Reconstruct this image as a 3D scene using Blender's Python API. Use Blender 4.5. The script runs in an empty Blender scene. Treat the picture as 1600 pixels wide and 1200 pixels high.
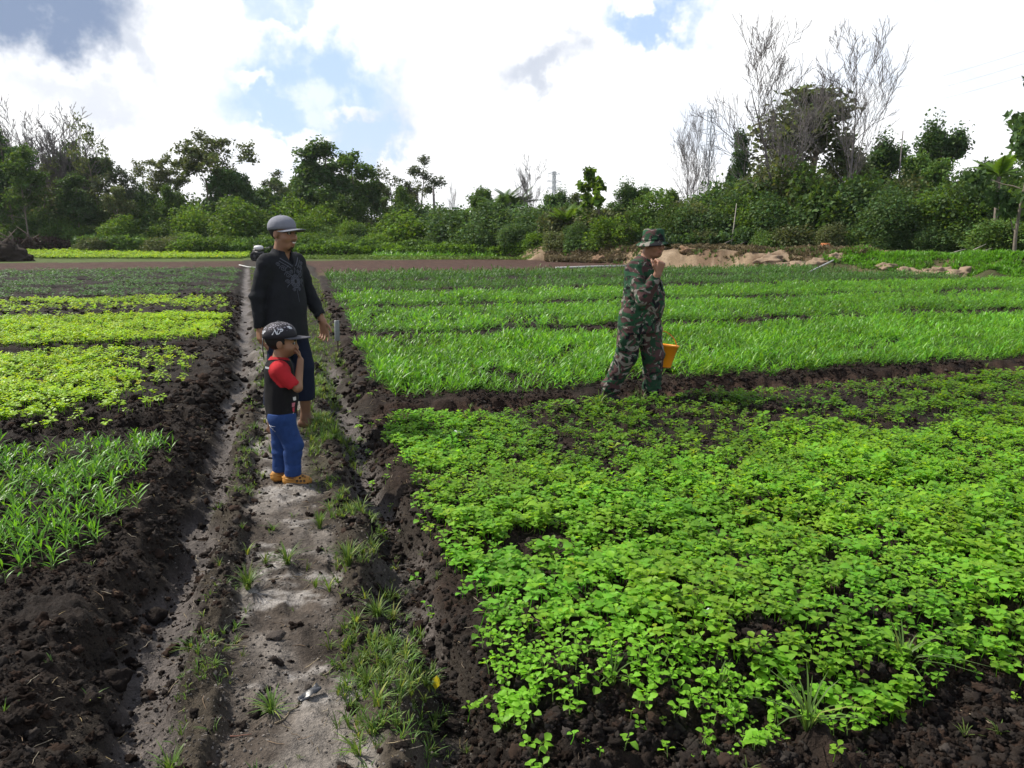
import bpy, math, random
import numpy as np
from mathutils import Vector, Matrix, Euler
random.seed(7); RNG = np.random.default_rng(11)
SC = bpy.context.scene
COL = SC.collection
R = math.radians
# ------------------------------------------------------------------ camera
cam = bpy.data.cameras.new('camera'); cam.sensor_width = 36; cam.lens = 27.0
cam.clip_start = 0.05; cam.clip_end = 9000
co = bpy.data.objects.new('camera', cam); COL.objects.link(co)
PITCH = math.atan(230/1200)
co.location = (0, 0, 1.5); co.rotation_euler = (math.pi/2-PITCH, 0, 0)
SC.camera = co
# ------------------------------------------------------------------ sun, world
SUN_AZ, SUN_EL = R(-68), R(47)          # azimuth from +Y towards +X, elevation
sd = Vector((math.sin(SUN_AZ)*math.cos(SUN_EL), math.cos(SUN_AZ)*math.cos(SUN_EL), math.sin(SUN_EL)))
sl = bpy.data.lights.new('sun', 'SUN'); sl.energy = 5.0; sl.angle = R(0.5); sl.color = (1, .95, .86)
so = bpy.data.objects.new('sun', sl); COL.objects.link(so)
so.rotation_euler = sd.to_track_quat('Z', 'Y').to_euler(); so.location = (0, 0, 30)
SC.view_settings.view_transform = 'Standard'; SC.view_settings.look = 'None'
SC.view_settings.gamma = 1; SC.view_settings.exposure = 0.40; SC.view_settings.use_curve_mapping = False

class NT:
    "small helper for node trees"
    def __init__(s, tree): s.t = tree; tree.nodes.clear()
    def n(s, ty, **kw):
        nd = s.t.nodes.new(ty)
        for k, v in kw.items():
            if k.startswith('_'): setattr(nd, k[1:], v)
            else:
                key = int(k[1:]) if k[0] == 'i' and k[1:].isdigit() else k.replace('__', ' ')
                s.put(nd.inputs[key], v)
        return nd
    def put(s, inp, v):
        if isinstance(v, bpy.types.NodeSocket): s.t.links.new(v, inp)
        elif isinstance(v, bpy.types.Node): s.t.links.new(v.outputs[0], inp)
        else: inp.default_value = v
    def m(s, op, a, b=0.0, c=None, clamp=False):
        nd = s.n('ShaderNodeMath', _operation=op, _use_clamp=clamp); s.put(nd.inputs[0], a); s.put(nd.inputs[1], b)
        if c is not None: s.put(nd.inputs[2], c)
        return nd.outputs[0]
    def step(s, a, b, v):
        nd = s.n('ShaderNodeMapRange', _interpolation_type='SMOOTHSTEP')
        s.put(nd.inputs[0], v); s.put(nd.inputs[1], a); s.put(nd.inputs[2], b); return nd.outputs[0]
    def mix(s, f, a, b, bt='MIX'):
        nd = s.n('ShaderNodeMix', _data_type='RGBA', _blend_type=bt)
        s.put(nd.inputs[0], f); s.put(nd.inputs[6], a); s.put(nd.inputs[7], b); return nd.outputs[2]
    def noise(s, vec, scale, detail=3, rough=.55, dist=0.0):
        nd = s.n('ShaderNodeTexNoise'); s.put(nd.inputs['Vector'], vec) if vec is not None else None
        nd.inputs['Scale'].default_value = scale; nd.inputs['Detail'].default_value = detail
        nd.inputs['Roughness'].default_value = rough; nd.inputs['Distortion'].default_value = dist
        return nd

W = bpy.data.worlds.new('World'); SC.world = W; W.use_nodes = True
def build_world():
    g = NT(W.node_tree)
    out = g.n('ShaderNodeOutputWorld')
    sky = g.n('ShaderNodeTexSky', _sky_type='NISHITA', _sun_disc=False, _sun_elevation=SUN_EL, _sun_rotation=SUN_AZ,
              _air_density=1.0, _dust_density=1.5, _ozone_density=1.0)
    tc = g.n('ShaderNodeTexCoord'); sep = g.n('ShaderNodeSeparateXYZ', i0=tc.outputs['Generated'])
    x, y, z = sep.outputs
    az0 = g.m('MULTIPLY', g.m('ARCTAN2', x, y), 57.2958)
    el0 = g.m('MULTIPLY', g.m('ARCSINE', z), 57.2958)
    # clouds are flattened towards the horizon: the noise runs over azimuth and elevation seen on a sphere
    n1 = g.noise(tc.outputs['Generated'], 5.0, 6, .6); n2 = g.noise(tc.outputs['Generated'], 14.0, 5, .62)
    c1 = g.n('ShaderNodeSeparateColor', i0=n1.outputs['Color']); c2 = g.n('ShaderNodeSeparateColor', i0=n2.outputs['Color'])
    def warp(v, a, b):
        v = g.m('ADD', v, g.m('MULTIPLY', g.m('SUBTRACT', a, .5), 13.0))
        return g.m('ADD', v, g.m('MULTIPLY', g.m('SUBTRACT', b, .5), 5.5))
    az = warp(az0, c1.outputs[0], c2.outputs[0]); el = warp(el0, c1.outputs[1], c2.outputs[1])
    def blob(a, e, ra, re, lo=1.25, hi=.7, rot=0):
        da = g.m('SUBTRACT', az, a); de = g.m('SUBTRACT', el, e)
        if rot:
            c, s_ = math.cos(R(rot)), math.sin(R(rot))
            da, de = (g.m('ADD', g.m('MULTIPLY', da, c), g.m('MULTIPLY', de, s_)),
                      g.m('SUBTRACT', g.m('MULTIPLY', de, c), g.m('MULTIPLY', da, s_)))
        d = g.m('SQRT', g.m('ADD', g.m('POWER', g.m('ABSOLUTE', g.m('DIVIDE', da, ra)), 2.0), g.m('POWER', g.m('ABSOLUTE', g.m('DIVIDE', de, re)), 2.0)))
        return g.step(lo, hi, d)
    def mx(*l):
        r = l[0]
        for k in l[1:]: r = g.m('MAXIMUM', r, k)
        return r
    n3 = g.noise(tc.outputs['Generated'], 2.6, 5, .6)
    high = g.step(17, 36, el0)
    broken = g.m('MULTIPLY', high, g.step(.40, .52, n3.outputs['Fac']))
    front = mx(blob(-14.2, 9.6, 5.4, 3.2, 1.3, .6), blob(-12.2, 6.6, 3.6, 2.0), g.m('MULTIPLY', blob(-15, 14.6, 3.0, 1.4), .8), blob(9.3, 15.0, 3.6, 1.25, 1.25, .5), g.m('MULTIPLY', blob(12.6, 8.2, 4.5, 2.4, 1.5, .2), .30),
               g.m('MULTIPLY', blob(25, 9.8, 8, 4, 1.4, .2), .35), blob(60, 16, 9, 6), blob(-70, 14, 10, 5), blob(125, 18, 14, 7), blob(-140, 15, 12, 7), blob(175, 20, 10, 6))
    gap = mx(broken, front)
    puff = mx(blob(-15.8, 7.7, 2.4, .8, 1.3, .4), blob(-11.8, 8.6, 1.3, .6, 1.4, .3), blob(-17.2, 10.6, 1.4, .6, 1.5, .3))
    gap = g.m('SUBTRACT', gap, g.m('MULTIPLY', puff, .85), clamp=True); gap = g.m('MULTIPLY', gap, g.m('SUBTRACT', 1.0, g.m('MULTIPLY', g.step(.50, .68, n2.outputs['Fac']), .45)))
    grey = mx(g.m('MULTIPLY', blob(-31.0, 13.4, 5.8, 2.7, 1.4, .45), 1.0), g.m('MULTIPLY', blob(-26.2, 12.0, 3.4, 1.1, 1.5, .2, -25), .5), g.m('MULTIPLY', blob(-29.5, 9.0, 5.0, 1.1, 1.5, .3), .35),
              g.m('MULTIPLY', blob(2.7, 11.6, 3.6, 1.35, 1.35, .3, 14), .55), g.m('MULTIPLY', blob(-11.4, 6.8, 4.4, 2.4, 1.4, .3), .42),
              blob(85, 22, 13, 5), blob(-105, 25, 14, 6), blob(150, 30, 18, 6))
    # broken cloud overhead, out of view: shaded base deepened to lower the fill light
    base = g.m('MULTIPLY', g.step(18, 38, el0), .95)
    n4 = g.noise(tc.outputs['Generated'], 7.0, 5, .6)
    shade = g.m('MAXIMUM', grey, g.m('MULTIPLY', base, g.step(.25, .75, n4.outputs['Fac'])))
    blue = g.mix(1.0, sky.outputs[0], (.115, .112, .108, 1), 'MULTIPLY')
    pale = g.mix(.72, blue, (.46, .61, .90, 1))               # thin veil in the gaps
    veil = g.step(24, 45, el0)
    blue = g.mix(g.m('SUBTRACT', 1.0, veil), blue, pale)
    white = g.mix(g.step(.35, .7, n2.outputs['Fac']), (.90, .91, .93, 1), (1.0, 1.0, 1.0, 1))
    cloud = g.mix(shade, white, (.21, .275, .41, 1))
    cl = g.mix(gap, cloud, blue)
    # soft grey tint over blue gap where the cloud in front of it is shaded
    cl = g.mix(g.m('MULTIPLY', g.m('MULTIPLY', gap, grey), .5), cl, (.58, .66, .80, 1))
    bg = g.n('ShaderNodeBackground', i0=cl, i1=1.0)
    g.t.links.new(bg.outputs[0], out.inputs[0])
build_world()
# ------------------------------------------------------------------ helpers
def tag(o, label=None, cat=None, group=None, kind=None):
    if label: o['label'] = label
    if cat: o['category'] = cat
    if group: o['group'] = group
    if kind: o['kind'] = kind
    return o
def mesh(name, V, F3=None, F4=None, mats=None, col=None, smooth=False, midx=None):
    V = np.asarray(V, np.float32); me = bpy.data.meshes.new(name)
    F4 = np.zeros((0, 4), np.int32) if F4 is None or len(F4) == 0 else np.asarray(F4, np.int32)
    F3 = np.zeros((0, 3), np.int32) if F3 is None or len(F3) == 0 else np.asarray(F3, np.int32)
    me.vertices.add(len(V)); me.vertices.foreach_set('co', V.ravel())
    loops = np.concatenate([F4.ravel(), F3.ravel()]); me.loops.add(len(loops)); me.loops.foreach_set('vertex_index', loops)
    st = np.concatenate([np.arange(len(F4))*4, len(F4)*4+np.arange(len(F3))*3]).astype(np.int32)
    me.polygons.add(len(st)); me.polygons.foreach_set('loop_start', st)
    if smooth: me.polygons.foreach_set('use_smooth', np.ones(len(st), bool))
    if midx is not None: me.polygons.foreach_set('material_index', np.asarray(midx, np.int32))
    if col is not None:
        c = np.ones((len(V), 4), np.float32); c[:, :3] = col
        a = me.color_attributes.new('Col', 'FLOAT_COLOR', 'POINT'); a.data.foreach_set('color', c.ravel())
    for m_ in (mats if isinstance(mats, (list, tuple)) else [mats]):
        if m_: me.materials.append(m_)
    me.update(calc_edges=True); me.validate(); return me
def link(name, data, parent=None, loc=None, rot=None, sca=None):
    o = bpy.data.objects.new(name, data); COL.objects.link(o)
    if parent: o.parent = parent
    if loc is not None: o.location = loc
    if rot is not None: o.rotation_euler = rot
    if sca is not None: o.scale = (sca,)*3 if isinstance(sca, (int, float)) else sca
    return o
def empty(name, loc=(0, 0, 0), rz=0):
    o = link(name, None, None, loc, (0, 0, rz)); o.empty_display_size = .1; return o
class MB:
    "mesh collector"
    def __init__(s): s.V = []; s.F3 = []; s.F4 = []; s.C = []; s.n = 0
    def add(s, V, F3=None, F4=None, c=None):
        V = np.asarray(V, float).reshape(-1, 3)
        if F3 is not None and len(F3): s.F3.append(np.asarray(F3, np.int64).reshape(-1, 3)+s.n)
        if F4 is not None and len(F4): s.F4.append(np.asarray(F4, np.int64).reshape(-1, 4)+s.n)
        s.V.append(V); s.n += len(V)
        cc = np.ones((len(V), 3)); cc[:] = 1 if c is None else c
        s.C.append(cc); return s
    def arr(s):
        z = lambda l, k: np.concatenate(l) if l else np.zeros((0, k), int)
        return np.concatenate(s.V), z(s.F3, 3), z(s.F4, 4), np.concatenate(s.C)
    def box(s, c, d, rz=0, rx=0, ry=0, col=None, taper=1.0):
        v = np.array([(a, b, e) for e in (-.5, .5) for b in (-.5, .5) for a in (-.5, .5)], float)
        v[v[:, 2] > 0, :2] *= taper
        v = v*np.array(d)@np.array(Euler((rx, ry, rz)).to_matrix()).T+np.array(c)
        return s.add(v, None, [(0, 2, 3, 1), (4, 5, 7, 6), (0, 1, 5, 4), (2, 6, 7, 3), (0, 4, 6, 2), (1, 3, 7, 5)], col)
    def tube(s, P, rad, n=5, c=None, cap=True):
        P = np.asarray(P, float); m_ = len(P); rad = np.broadcast_to(np.asarray(rad, float), (m_,))
        T = np.gradient(P, axis=0); T /= np.linalg.norm(T, axis=1)[:, None]+1e-9
        u = np.cross(T, (0, 0, 1.0)); k = np.linalg.norm(u, axis=1) < .1; u[k] = np.cross(T[k], (1.0, 0, 0))
        u /= np.linalg.norm(u, axis=1)[:, None]; w = np.cross(T, u)
        a = np.linspace(0, 2*np.pi, n, endpoint=False)
        V = P[:, None]+(np.cos(a)[None, :, None]*u[:, None]+np.sin(a)[None, :, None]*w[:, None])*rad[:, None, None]
        i = np.arange(m_-1)[:, None]*n; j = np.arange(n)[None]; j2 = (j+1) % n
        F = np.stack([i+j, i+j2, i+n+j2, i+n+j], -1).reshape(-1, 4)
        V = V.reshape(-1, 3); F3 = []
        if cap:
            V = np.vstack([V, P[:1], P[-1:]]); b = m_*n
            F3 = [(b, (k+1) % n, k) for k in range(n)]+[(b+1, (m_-1)*n+k, (m_-1)*n+(k+1) % n) for k in range(n)]
        return s.add(V, F3, F, c)
    def lathe(s, prof, n=20, c=None, M=None):
        prof = np.asarray(prof, float); a = np.linspace(0, 2*np.pi, n, endpoint=False); m_ = len(prof)
        V = np.stack([prof[:, None, 0]*np.cos(a), prof[:, None, 0]*np.sin(a), prof[:, None, 1]+0*a], -1).reshape(-1, 3)
        if M is not None: V = V@np.array(M.to_3x3()).T+np.array(M.translation)
        i = np.arange(m_-1)[:, None]*n; j = np.arange(n)[None]; j2 = (j+1) % n
        return s.add(V, None, np.stack([i+j, i+j2, i+n+j2, i+n+j], -1).reshape(-1, 4), c)
    def build(s, name, mat, parent=None, smooth=False, loc=None):
        V, a, b, C = s.arr(); return link(name, mesh(name, V, a, b, mat, C, smooth), parent, loc)
def hsh(a, b, c, seed):
    h = (a.astype(np.int64)*374761393+b.astype(np.int64)*668265263+c.astype(np.int64)*1274126177+seed*974711) & 0xffffffff
    h = ((h ^ (h >> 13))*1274126177) & 0xffffffff; h = ((h ^ (h >> 15))*2246822519) & 0xffffffff
    return ((h ^ (h >> 16)) & 0xffffff)/float(0xffffff)
def vn2(x, y, seed=0):
    xi = np.floor(x); yi = np.floor(y); fx = x-xi; fy = y-yi; fx = fx*fx*(3-2*fx); fy = fy*fy*(3-2*fy); z = np.zeros_like(xi)
    a = hsh(xi, yi, z, seed); b = hsh(xi+1, yi, z, seed); c = hsh(xi, yi+1, z, seed); d = hsh(xi+1, yi+1, z, seed)
    return (a*(1-fx)+b*fx)*(1-fy)+(c*(1-fx)+d*fx)*fy
def fbm(x, y, seed=0, oct=4, gain=.5):
    r = 0; a = 1; t = 0
    for k in range(oct):
        r = r+a*vn2(x*2**k+17.3*k, y*2**k-9.1*k, seed+k); t += a; a *= gain
    return r/t
def vn3(P, seed=0):
    i = np.floor(P); f = P-i; f = f*f*(3-2*f); r = 0
    for dx in (0, 1):
        for dy in (0, 1):
            for dz in (0, 1):
                w = (f[:, 0] if dx else 1-f[:, 0])*(f[:, 1] if dy else 1-f[:, 1])*(f[:, 2] if dz else 1-f[:, 2])
                r = r+w*hsh(i[:, 0]+dx, i[:, 1]+dy, i[:, 2]+dz, seed)
    return r
def worley(x, y, seed=0):
    xi = np.floor(x); yi = np.floor(y); best = np.full(x.shape, 9.0); z = np.zeros_like(xi)
    for dx in (-1, 0, 1):
        for dy in (-1, 0, 1):
            cx = xi+dx; cy = yi+dy
            px = cx+hsh(cx, cy, z, seed); py = cy+hsh(cx, cy, z+1, seed)
            best = np.minimum(best, np.hypot(px-x, py-y))
    return best
def sst(a, b, v):
    t = np.clip((v-a)/(b-a), 0, 1); return t*t*(3-2*t)
# ------------------------------------------------------------------ where a picture point lies in the place
def ray(u, v):
    a, b = (u-800)/1200, -(v-600)/1200
    return a, math.cos(PITCH)+b*math.sin(PITCH), -math.sin(PITCH)+b*math.cos(PITCH)
def on_ground(u, v, z=0.0):
    a, y, c = ray(u, v); k = (z-1.5)/c; return a*k, y*k
def at_depth(u, v, Y):
    a, y, c = ray(u, v); k = Y/y; return a*k, Y, 1.5+c*k
AP = R(18.7); P0, P1 = -math.sin(AP), math.cos(AP); Q0, Q1 = math.cos(AP), math.sin(AP)
def to_st(x, y): return x*P0+y*P1, x*Q0+y*Q1
def to_xy(s, t): return s*P0+t*Q0, s*P1+t*Q1
# ------------------------------------------------------------------ materials
def mat(name, color=(.5, .5, .5), rough=.8, spec=.3, noise=None, bump=None, vcol=False, metallic=0.0, sheen=0.0):
    m = bpy.data.materials.new(name); m.use_nodes = True; g = NT(m.node_tree)
    out = g.n('ShaderNodeOutputMaterial'); b = g.n('ShaderNodeBsdfPrincipled')
    b.inputs['Roughness'].default_value = rough; b.inputs['Specular IOR Level'].default_value = spec; b.inputs['Metallic'].default_value = metallic
    tc = g.n('ShaderNodeTexCoord'); c = (*color, 1)
    if vcol: c = g.n('ShaderNodeVertexColor', _layer_name='Col').outputs[0]
    if noise:
        sc, amt = noise; nz = g.noise(tc.outputs['Object'], sc, 4, .65)
        f = g.m('ADD', g.m('MULTIPLY', nz.outputs['Fac'], 2*amt), 1-amt)
        k = g.n('ShaderNodeCombineColor', i0=f, i1=f, i2=f); c = g.mix(1.0, c, k.outputs[0], 'MULTIPLY')
    g.put(b.inputs['Base Color'], c)
    if bump:
        sc, st = bump; nz = g.noise(tc.outputs['Object'], sc, 4, .6)
        bp = g.n('ShaderNodeBump'); bp.inputs['Strength'].default_value = st; bp.inputs['Distance'].default_value = .02
        g.put(bp.inputs['Height'], nz.outputs['Fac']); g.put(b.inputs['Normal'], bp.outputs[0])
    g.t.links.new(b.outputs[0], out.inputs[0]); return m
def leaf_mat(name, color, trans, fac=.35, rough=.5, spec=.25, vary=.25):
    m = bpy.data.materials.new(name); m.use_nodes = True; g = NT(m.node_tree)
    out = g.n('ShaderNodeOutputMaterial'); v = g.n('ShaderNodeVertexColor', _layer_name='Col').outputs[0]
    oi = g.n('ShaderNodeObjectInfo').outputs['Random']
    f = g.m('ADD', g.m('MULTIPLY', oi, vary), 1-vary*.5)
    k = g.n('ShaderNodeCombineColor', i0=f, i1=f, i2=f); v = g.mix(1.0, v, k.outputs[0], 'MULTIPLY')
    b = g.n('ShaderNodeBsdfPrincipled', Base__Color=g.mix(1.0, (*color, 1), v, 'MULTIPLY'), Roughness=rough)
    b.inputs['Specular IOR Level'].default_value = spec
    t = g.n('ShaderNodeBsdfTranslucent', i0=g.mix(1.0, (*trans, 1), v, 'MULTIPLY'))
    mx = g.n('ShaderNodeMixShader', i0=fac, i1=b.outputs[0], i2=t.outputs[0])
    g.t.links.new(mx.outputs[0], out.inputs[0]); return m
def soil_mat():
    m = bpy.data.materials.new('soil'); m.use_nodes = True; g = NT(m.node_tree)
    out = g.n('ShaderNodeOutputMaterial'); v = g.n('ShaderNodeVertexColor', _layer_name='Col')
    ge = g.n('ShaderNodeNewGeometry'); pos = ge.outputs['Position']
    a = g.noise(pos, 9, 6, .7); b_ = g.noise(pos, 55, 4, .7)
    f = g.m('ADD', g.m('MULTIPLY', a.outputs['Fac'], 1.3), .30); k = g.n('ShaderNodeCombineColor', i0=f, i1=f, i2=f)
    c = g.mix(1.0, v.outputs[0], k.outputs[0], 'MULTIPLY')
    c_ = g.noise(pos, 170, 3, .7); f2 = g.m('MULTIPLY', g.m('ADD', g.m('MULTIPLY', b_.outputs['Fac'], 1.8), .08), g.m('ADD', g.m('MULTIPLY', c_.outputs['Fac'], 1.2), .4)); k2 = g.n('ShaderNodeCombineColor', i0=f2, i1=f2, i2=f2)
    c = g.mix(1.0, c, k2.outputs[0], 'MULTIPLY')
    p = g.n('ShaderNodeBsdfPrincipled', Base__Color=c); p.inputs['Specular IOR Level'].default_value = .12
    wet = v.outputs['Alpha']
    g.put(p.inputs['Roughness'], g.m('SUBTRACT', .92, g.m('MULTIPLY', g.m('SUBTRACT', 1.0, wet), .42)))
    bp = g.n('ShaderNodeBump'); bp.inputs['Strength'].default_value = .9; bp.inputs['Distance'].default_value = .02
    h = g.m('ADD', b_.outputs['Fac'], g.m('MULTIPLY', a.outputs['Fac'], .6)); g.put(bp.inputs['Height'], h); g.put(p.inputs['Normal'], bp.outputs[0])
    g.t.links.new(p.outputs[0], out.inputs[0]); return m
SOIL = soil_mat()
BARK = mat('bark', (.16, .135, .11), .9, .2, (9, .5), (30, .5))
DEADBARK = mat('dead_bark', (.15, .135, .13), .9, .2, (5, .45))
STEMM = mat('plant_stem', (.16, .26, .06), .6, .3)
# ------------------------------------------------------------------ the ground: one sheet, cut into path, ditches, beds and the rest
RB = [(1.75, 6.02), (6.45, 10.62), (10.85, 15.1), (15.35, 19.7), (19.95, 24.2), (24.45, 30.3)]
LB = [(0.2, 6.28), (6.42, 10.75), (11.0, 15.3), (15.55, 19.3), (19.55, 24.0), (24.2, 28.5), (28.7, 34), (34.2, 42.0)]
def cropR(s): return .545+.066*np.minimum(s, 40)
def ditchL(s): return np.minimum(-.53+.045*s, -.13)
def ditchR(s): return .41+.042*np.minimum(s, 12)
BANK = np.array([(-7, 130), (-1.5, 59), (2.6, 53), (7.3, 44.2), (13.2, 35), (15.6, 30.5), (16.6, 26.4), (19.5, 21), (24, 16)], float)
_fp = np.random.default_rng(14); FOOT = []
for _k in range(70):
    _s = _fp.uniform(1.7, 9.5); _t = .08+(.09 if _k % 2 else -.07)+_fp.normal(0, .06); FOOT.append((*to_xy(_s, _t), AP+_fp.normal(0, .35)+(math.pi if _fp.random() < .4 else 0), _fp.uniform(.5, 1.0), _fp.uniform(.85, 1.1)))
def footprints(x, y):
    "depth of the prints of feet trodden into the path"
    d = np.zeros(np.shape(x))
    for fx, fy, an, dp, sc in FOOT:
        k = (np.abs(x-fx) < .2) & (np.abs(y-fy) < .2)
        if not k.any(): continue
        dx, dy = x[k]-fx, y[k]-fy; u = (-dx*math.sin(an)+dy*math.cos(an))/(.125*sc); v = (dx*math.cos(an)+dy*math.sin(an))/(.046*sc*(1+.25*np.sin(u*2.2)))
        d[k] = np.maximum(d[k], dp*sst(1.25, .8, np.sqrt(u*u+v*v)))
    return d
def bank_d(x, y):
    "signed distance to the foot of the bank, positive beyond it"
    best = np.full(np.shape(x), 1e9); sg = np.zeros(np.shape(x))
    for a, b in zip(BANK[:-1], BANK[1:]):
        d = b-a; L = d@d; k = np.clip(((x-a[0])*d[0]+(y-a[1])*d[1])/L, 0, 1)
        ex, ey = x-a[0]-k*d[0], y-a[1]-k*d[1]; dd = np.hypot(ex, ey)
        cr = -(d[0]*(y-a[1])-d[1]*(x-a[0])); n = dd < best
        best = np.where(n, dd, best); sg = np.where(n, np.sign(-cr), sg)
    return best*sg
FIELD_END = 54.0
def ground(x, y, want='z'):
    x = np.asarray(x, float); y = np.asarray(y, float); s, t = to_st(x, y)
    wob = (fbm(x*1.7, y*1.7, 3, 3)-.5)*1.6
    wob2 = (fbm(x*5, y*5, 8, 3)-.5)*2.0
    tt = t+wob*.12+wob2*.05; ss = s+wob*.25+wob2*.10
    r = np.hypot(x, y)
    dL = ditchL(s); dR = ditchR(s); eL = dL-.13; eR = cropR(s)-.16
    near = sst(60, 10, r)
    # beds
    right = sst(0, .16, tt-eR); left = sst(0, .16, eL-tt)
    prR = np.zeros_like(x); prL = np.zeros_like(x); bid = np.zeros(x.shape, int)
    for k, (a, b) in enumerate(RB):
        w = .16 if k else .42
        m_ = sst(a-w*.2, a+w, ss)*sst(b+.1, b-.14, ss); prR = np.maximum(prR, m_)
        bid = np.where((t > eR+.03) & (s > a) & (s < b), k+1, bid)
    for k, (a, b) in enumerate(LB):
        m_ = sst(a-.06, a+.16, ss)*sst(b+.1, b-.14, ss); prL = np.maximum(prL, m_)
        bid = np.where((t < eL-.03) & (s > a) & (s < b), 20+k, bid)
    soilzone = np.maximum(right, left)
    z = np.zeros_like(x)
    front = sst(2.9, .6, ss)*right                                  # bare slope in front of the near right bed
    z += right*(-.09+.15*prR)+left*(-.05+.15*prL)
    # path and ditches
    pathm = (1-right)*(1-left)
    gone = sst(11, 8.5, s)
    z += pathm*(.02*np.cos((t-.1)*4)-.0)
    z -= .11*sst(.16, .03, np.abs(tt-dL))*np.where(s < 40, 1, 0)*(1-.6*sst(9, 16, s))
    z -= .085*sst(.16, .04, np.abs(tt-dR))*gone
    berm = sst(.13, .03, np.abs(tt-(dR-.17)))*sst(12, 9, s); z += berm*.035
    bermL = sst(.1, .02, np.abs(tt-(dL+.17)))*sst(9, 6, s); z += bermL*.03
    # clods: soft lumps of several sizes, large on dug soil, small on the trodden path
    dug = np.clip(soilzone+.35*berm+.4*bermL, 0, 1)*sst(46, 25, r)
    w1 = worley(x*9, y*9, 5); w2 = worley(x*21+3, y*21, 6); w3 = worley(x*4.3, y*4.3, 9)
    big = fbm(x*2.2, y*2.2, 31, 3)
    edge = 1.0*(1-np.maximum(prR*right, prL*left))
    amp = dug*(.45+.8*edge)*sst(.2, .75, big+.25*edge)
    w4 = worley(x*38, y*38+7, 7); z += amp*(.060*np.clip(.8-w1, 0, 1)**1.1+.038*np.clip(.75-w2, 0, 1)+.07*edge*np.clip(.7-w3, 0, 1))+dug*.020*np.clip(.8-w4, 0, 1)*sst(14, 6, r)
    z += dug*(fbm(x*14, y*14, 77, 4)-.5)*.055+dug*(big-.5)*.07
    z += pathm*(fbm(x*3, y*3, 12, 4)-.5)*.06*near+pathm*(fbm(x*17, y*17, 13, 4)-.5)*.022*near*(1+1.6*sst(.12, .26, np.abs(t-.06)))
    z -= front*.06; fp = footprints(x, y)*pathm; z -= fp*.016
    # far: bank and terrace on the right, gentle rise under the wood
    bd = bank_d(x, y)+(fbm(x*.5, y*.5, 44, 3)-.5)*2.2
    up = sst(-.1, 1.5, bd); z = z*(1-up)+up*sst(17, 32, y)*.22+up*(.24+.25*fbm(x*.35, y*.35, 45, 3)+.25*sst(0, 1.6, bd)*sst(6, 1.5, bd)*fbm(x*.9, y*.9, 46, 3)+.34*(fbm(x*1.3, y*1.3, 47, 4)-.5)*sst(0, .8, bd)+.12*np.clip(.8-worley(x*1.1, y*1.1, 48), 0, 1))
    z += sst(64, 82, s)*.3*(1-up)*(fbm(x*.2, y*.2, 48, 3))
    if want == 'z': return z
    # colours (the things' own)
    n1 = fbm(x*1.3, y*1.3, 51, 4); n2 = fbm(x*6, y*6, 52, 4); n3 = fbm(x*22, y*22, 53, 3)
    c3 = lambda *v: np.array(v)[None, None, :] if x.ndim == 2 else np.array(v)[None, :]
    X = lambda a: a[..., None]
    peat = c3(.011, .0085, .0072)*(1-X(n2))+c3(.030, .021, .016)*X(n2)
    brown = c3(.062, .036, .024)*(.6+.8*X(n2))
    rr = sst(.35, .65, n1+.25*(n3-.5)); bright = X(np.clip(right*(.25+.75*edge)*rr*(1-.6*front), 0, 1)*.8)
    col = peat*(1-bright)+brown*bright
    far_soil = X(sst(29.8, 30.8, ss)*right+sst(37.5, 39, ss)*left); far_soil = np.clip(far_soil, 0, 1)
    col = col*(1-far_soil)+(c3(.066, .037, .027)*(.55+.9*X(n2)))*far_soil
    dry = X(np.clip(sst(30.3, 31, ss)*sst(37, 34, ss)*right, 0, 1)*.6); col = col*(1-dry)+c3(.085, .075, .035)*(.6+.8*X(n2))*dry
    sand = c3(.195, .172, .150)*(.62+.6*X(n2))*(.75+.5*X(n3))
    darkp = X(np.maximum(sst(.45, .63, fbm(x*2.3, y*2.3, 60, 5)), .75*fp*sst(.35, .6, fbm(x*4, y*4, 66, 3)))); sand = sand*(1-.62*darkp*np.array((.94, 1, 1.05)))
    pale = X(sst(.52, .70, fbm(x*5.5, y*9, 61, 6, .62))); pale = pale*.8; sand = sand*(1-pale)+c3(.33, .305, .28)*pale
    moss = X(sst(.5, .7, fbm(x*2.5+5, y*2.5, 62, 4))*sst(.16, .26, np.abs(t-.08))); sand = sand*(1-.6*moss)+c3(.10, .11, .045)*.6*moss
    tread = pathm*sst(.33, .12, np.abs(tt+.16*wob2+.10*wob-(.04+.11*sst(3, 6, s))))*(1-.7*sst(.48, .62, fbm(x*3.3, y*3.3, 63, 5))*sst(.08, .22, np.abs(tt-.1)))
    tread = tread*(1-.8*sst(9, 13, s))
    col = col*(1-X(tread))+sand*X(tread)
    vg = c3(.036, .029, .022)*(.6+.8*X(n2)); vz = X(np.clip(pathm-tread, 0, 1)); col = col*(1-.8*vz)+vg*.8*vz
    bm = X(np.clip(berm*1.2+bermL*1.2, 0, 1)*sst(.3, .55, n2+.2)); col = col*(1-.85*bm)+c3(.052, .042, .030)*.85*bm
    dm = np.maximum(sst(.13, .06, np.abs(tt-dL))*np.where(s < 40, 1, 0), sst(.15, .07, np.abs(tt-dR))*gone)
    mud = c3(.105, .090, .081)*(.6+.7*X(n2)); dmx = X(dm*sst(.42, .66, n1+.35*n2-.10*(t > .2)+.10*(t < 0))); col = col*(1-dmx)+mud*dmx
    end = X(np.where(s > FIELD_END, 1.0, 0.0)); gr = c3(.075, .105, .028)*(.7+.6*X(n2)); col = col*(1-end)+gr*end
    wood = X(sst(69, 72, s)); col = col*(1-wood)+c3(.04, .042, .018)*wood
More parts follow.
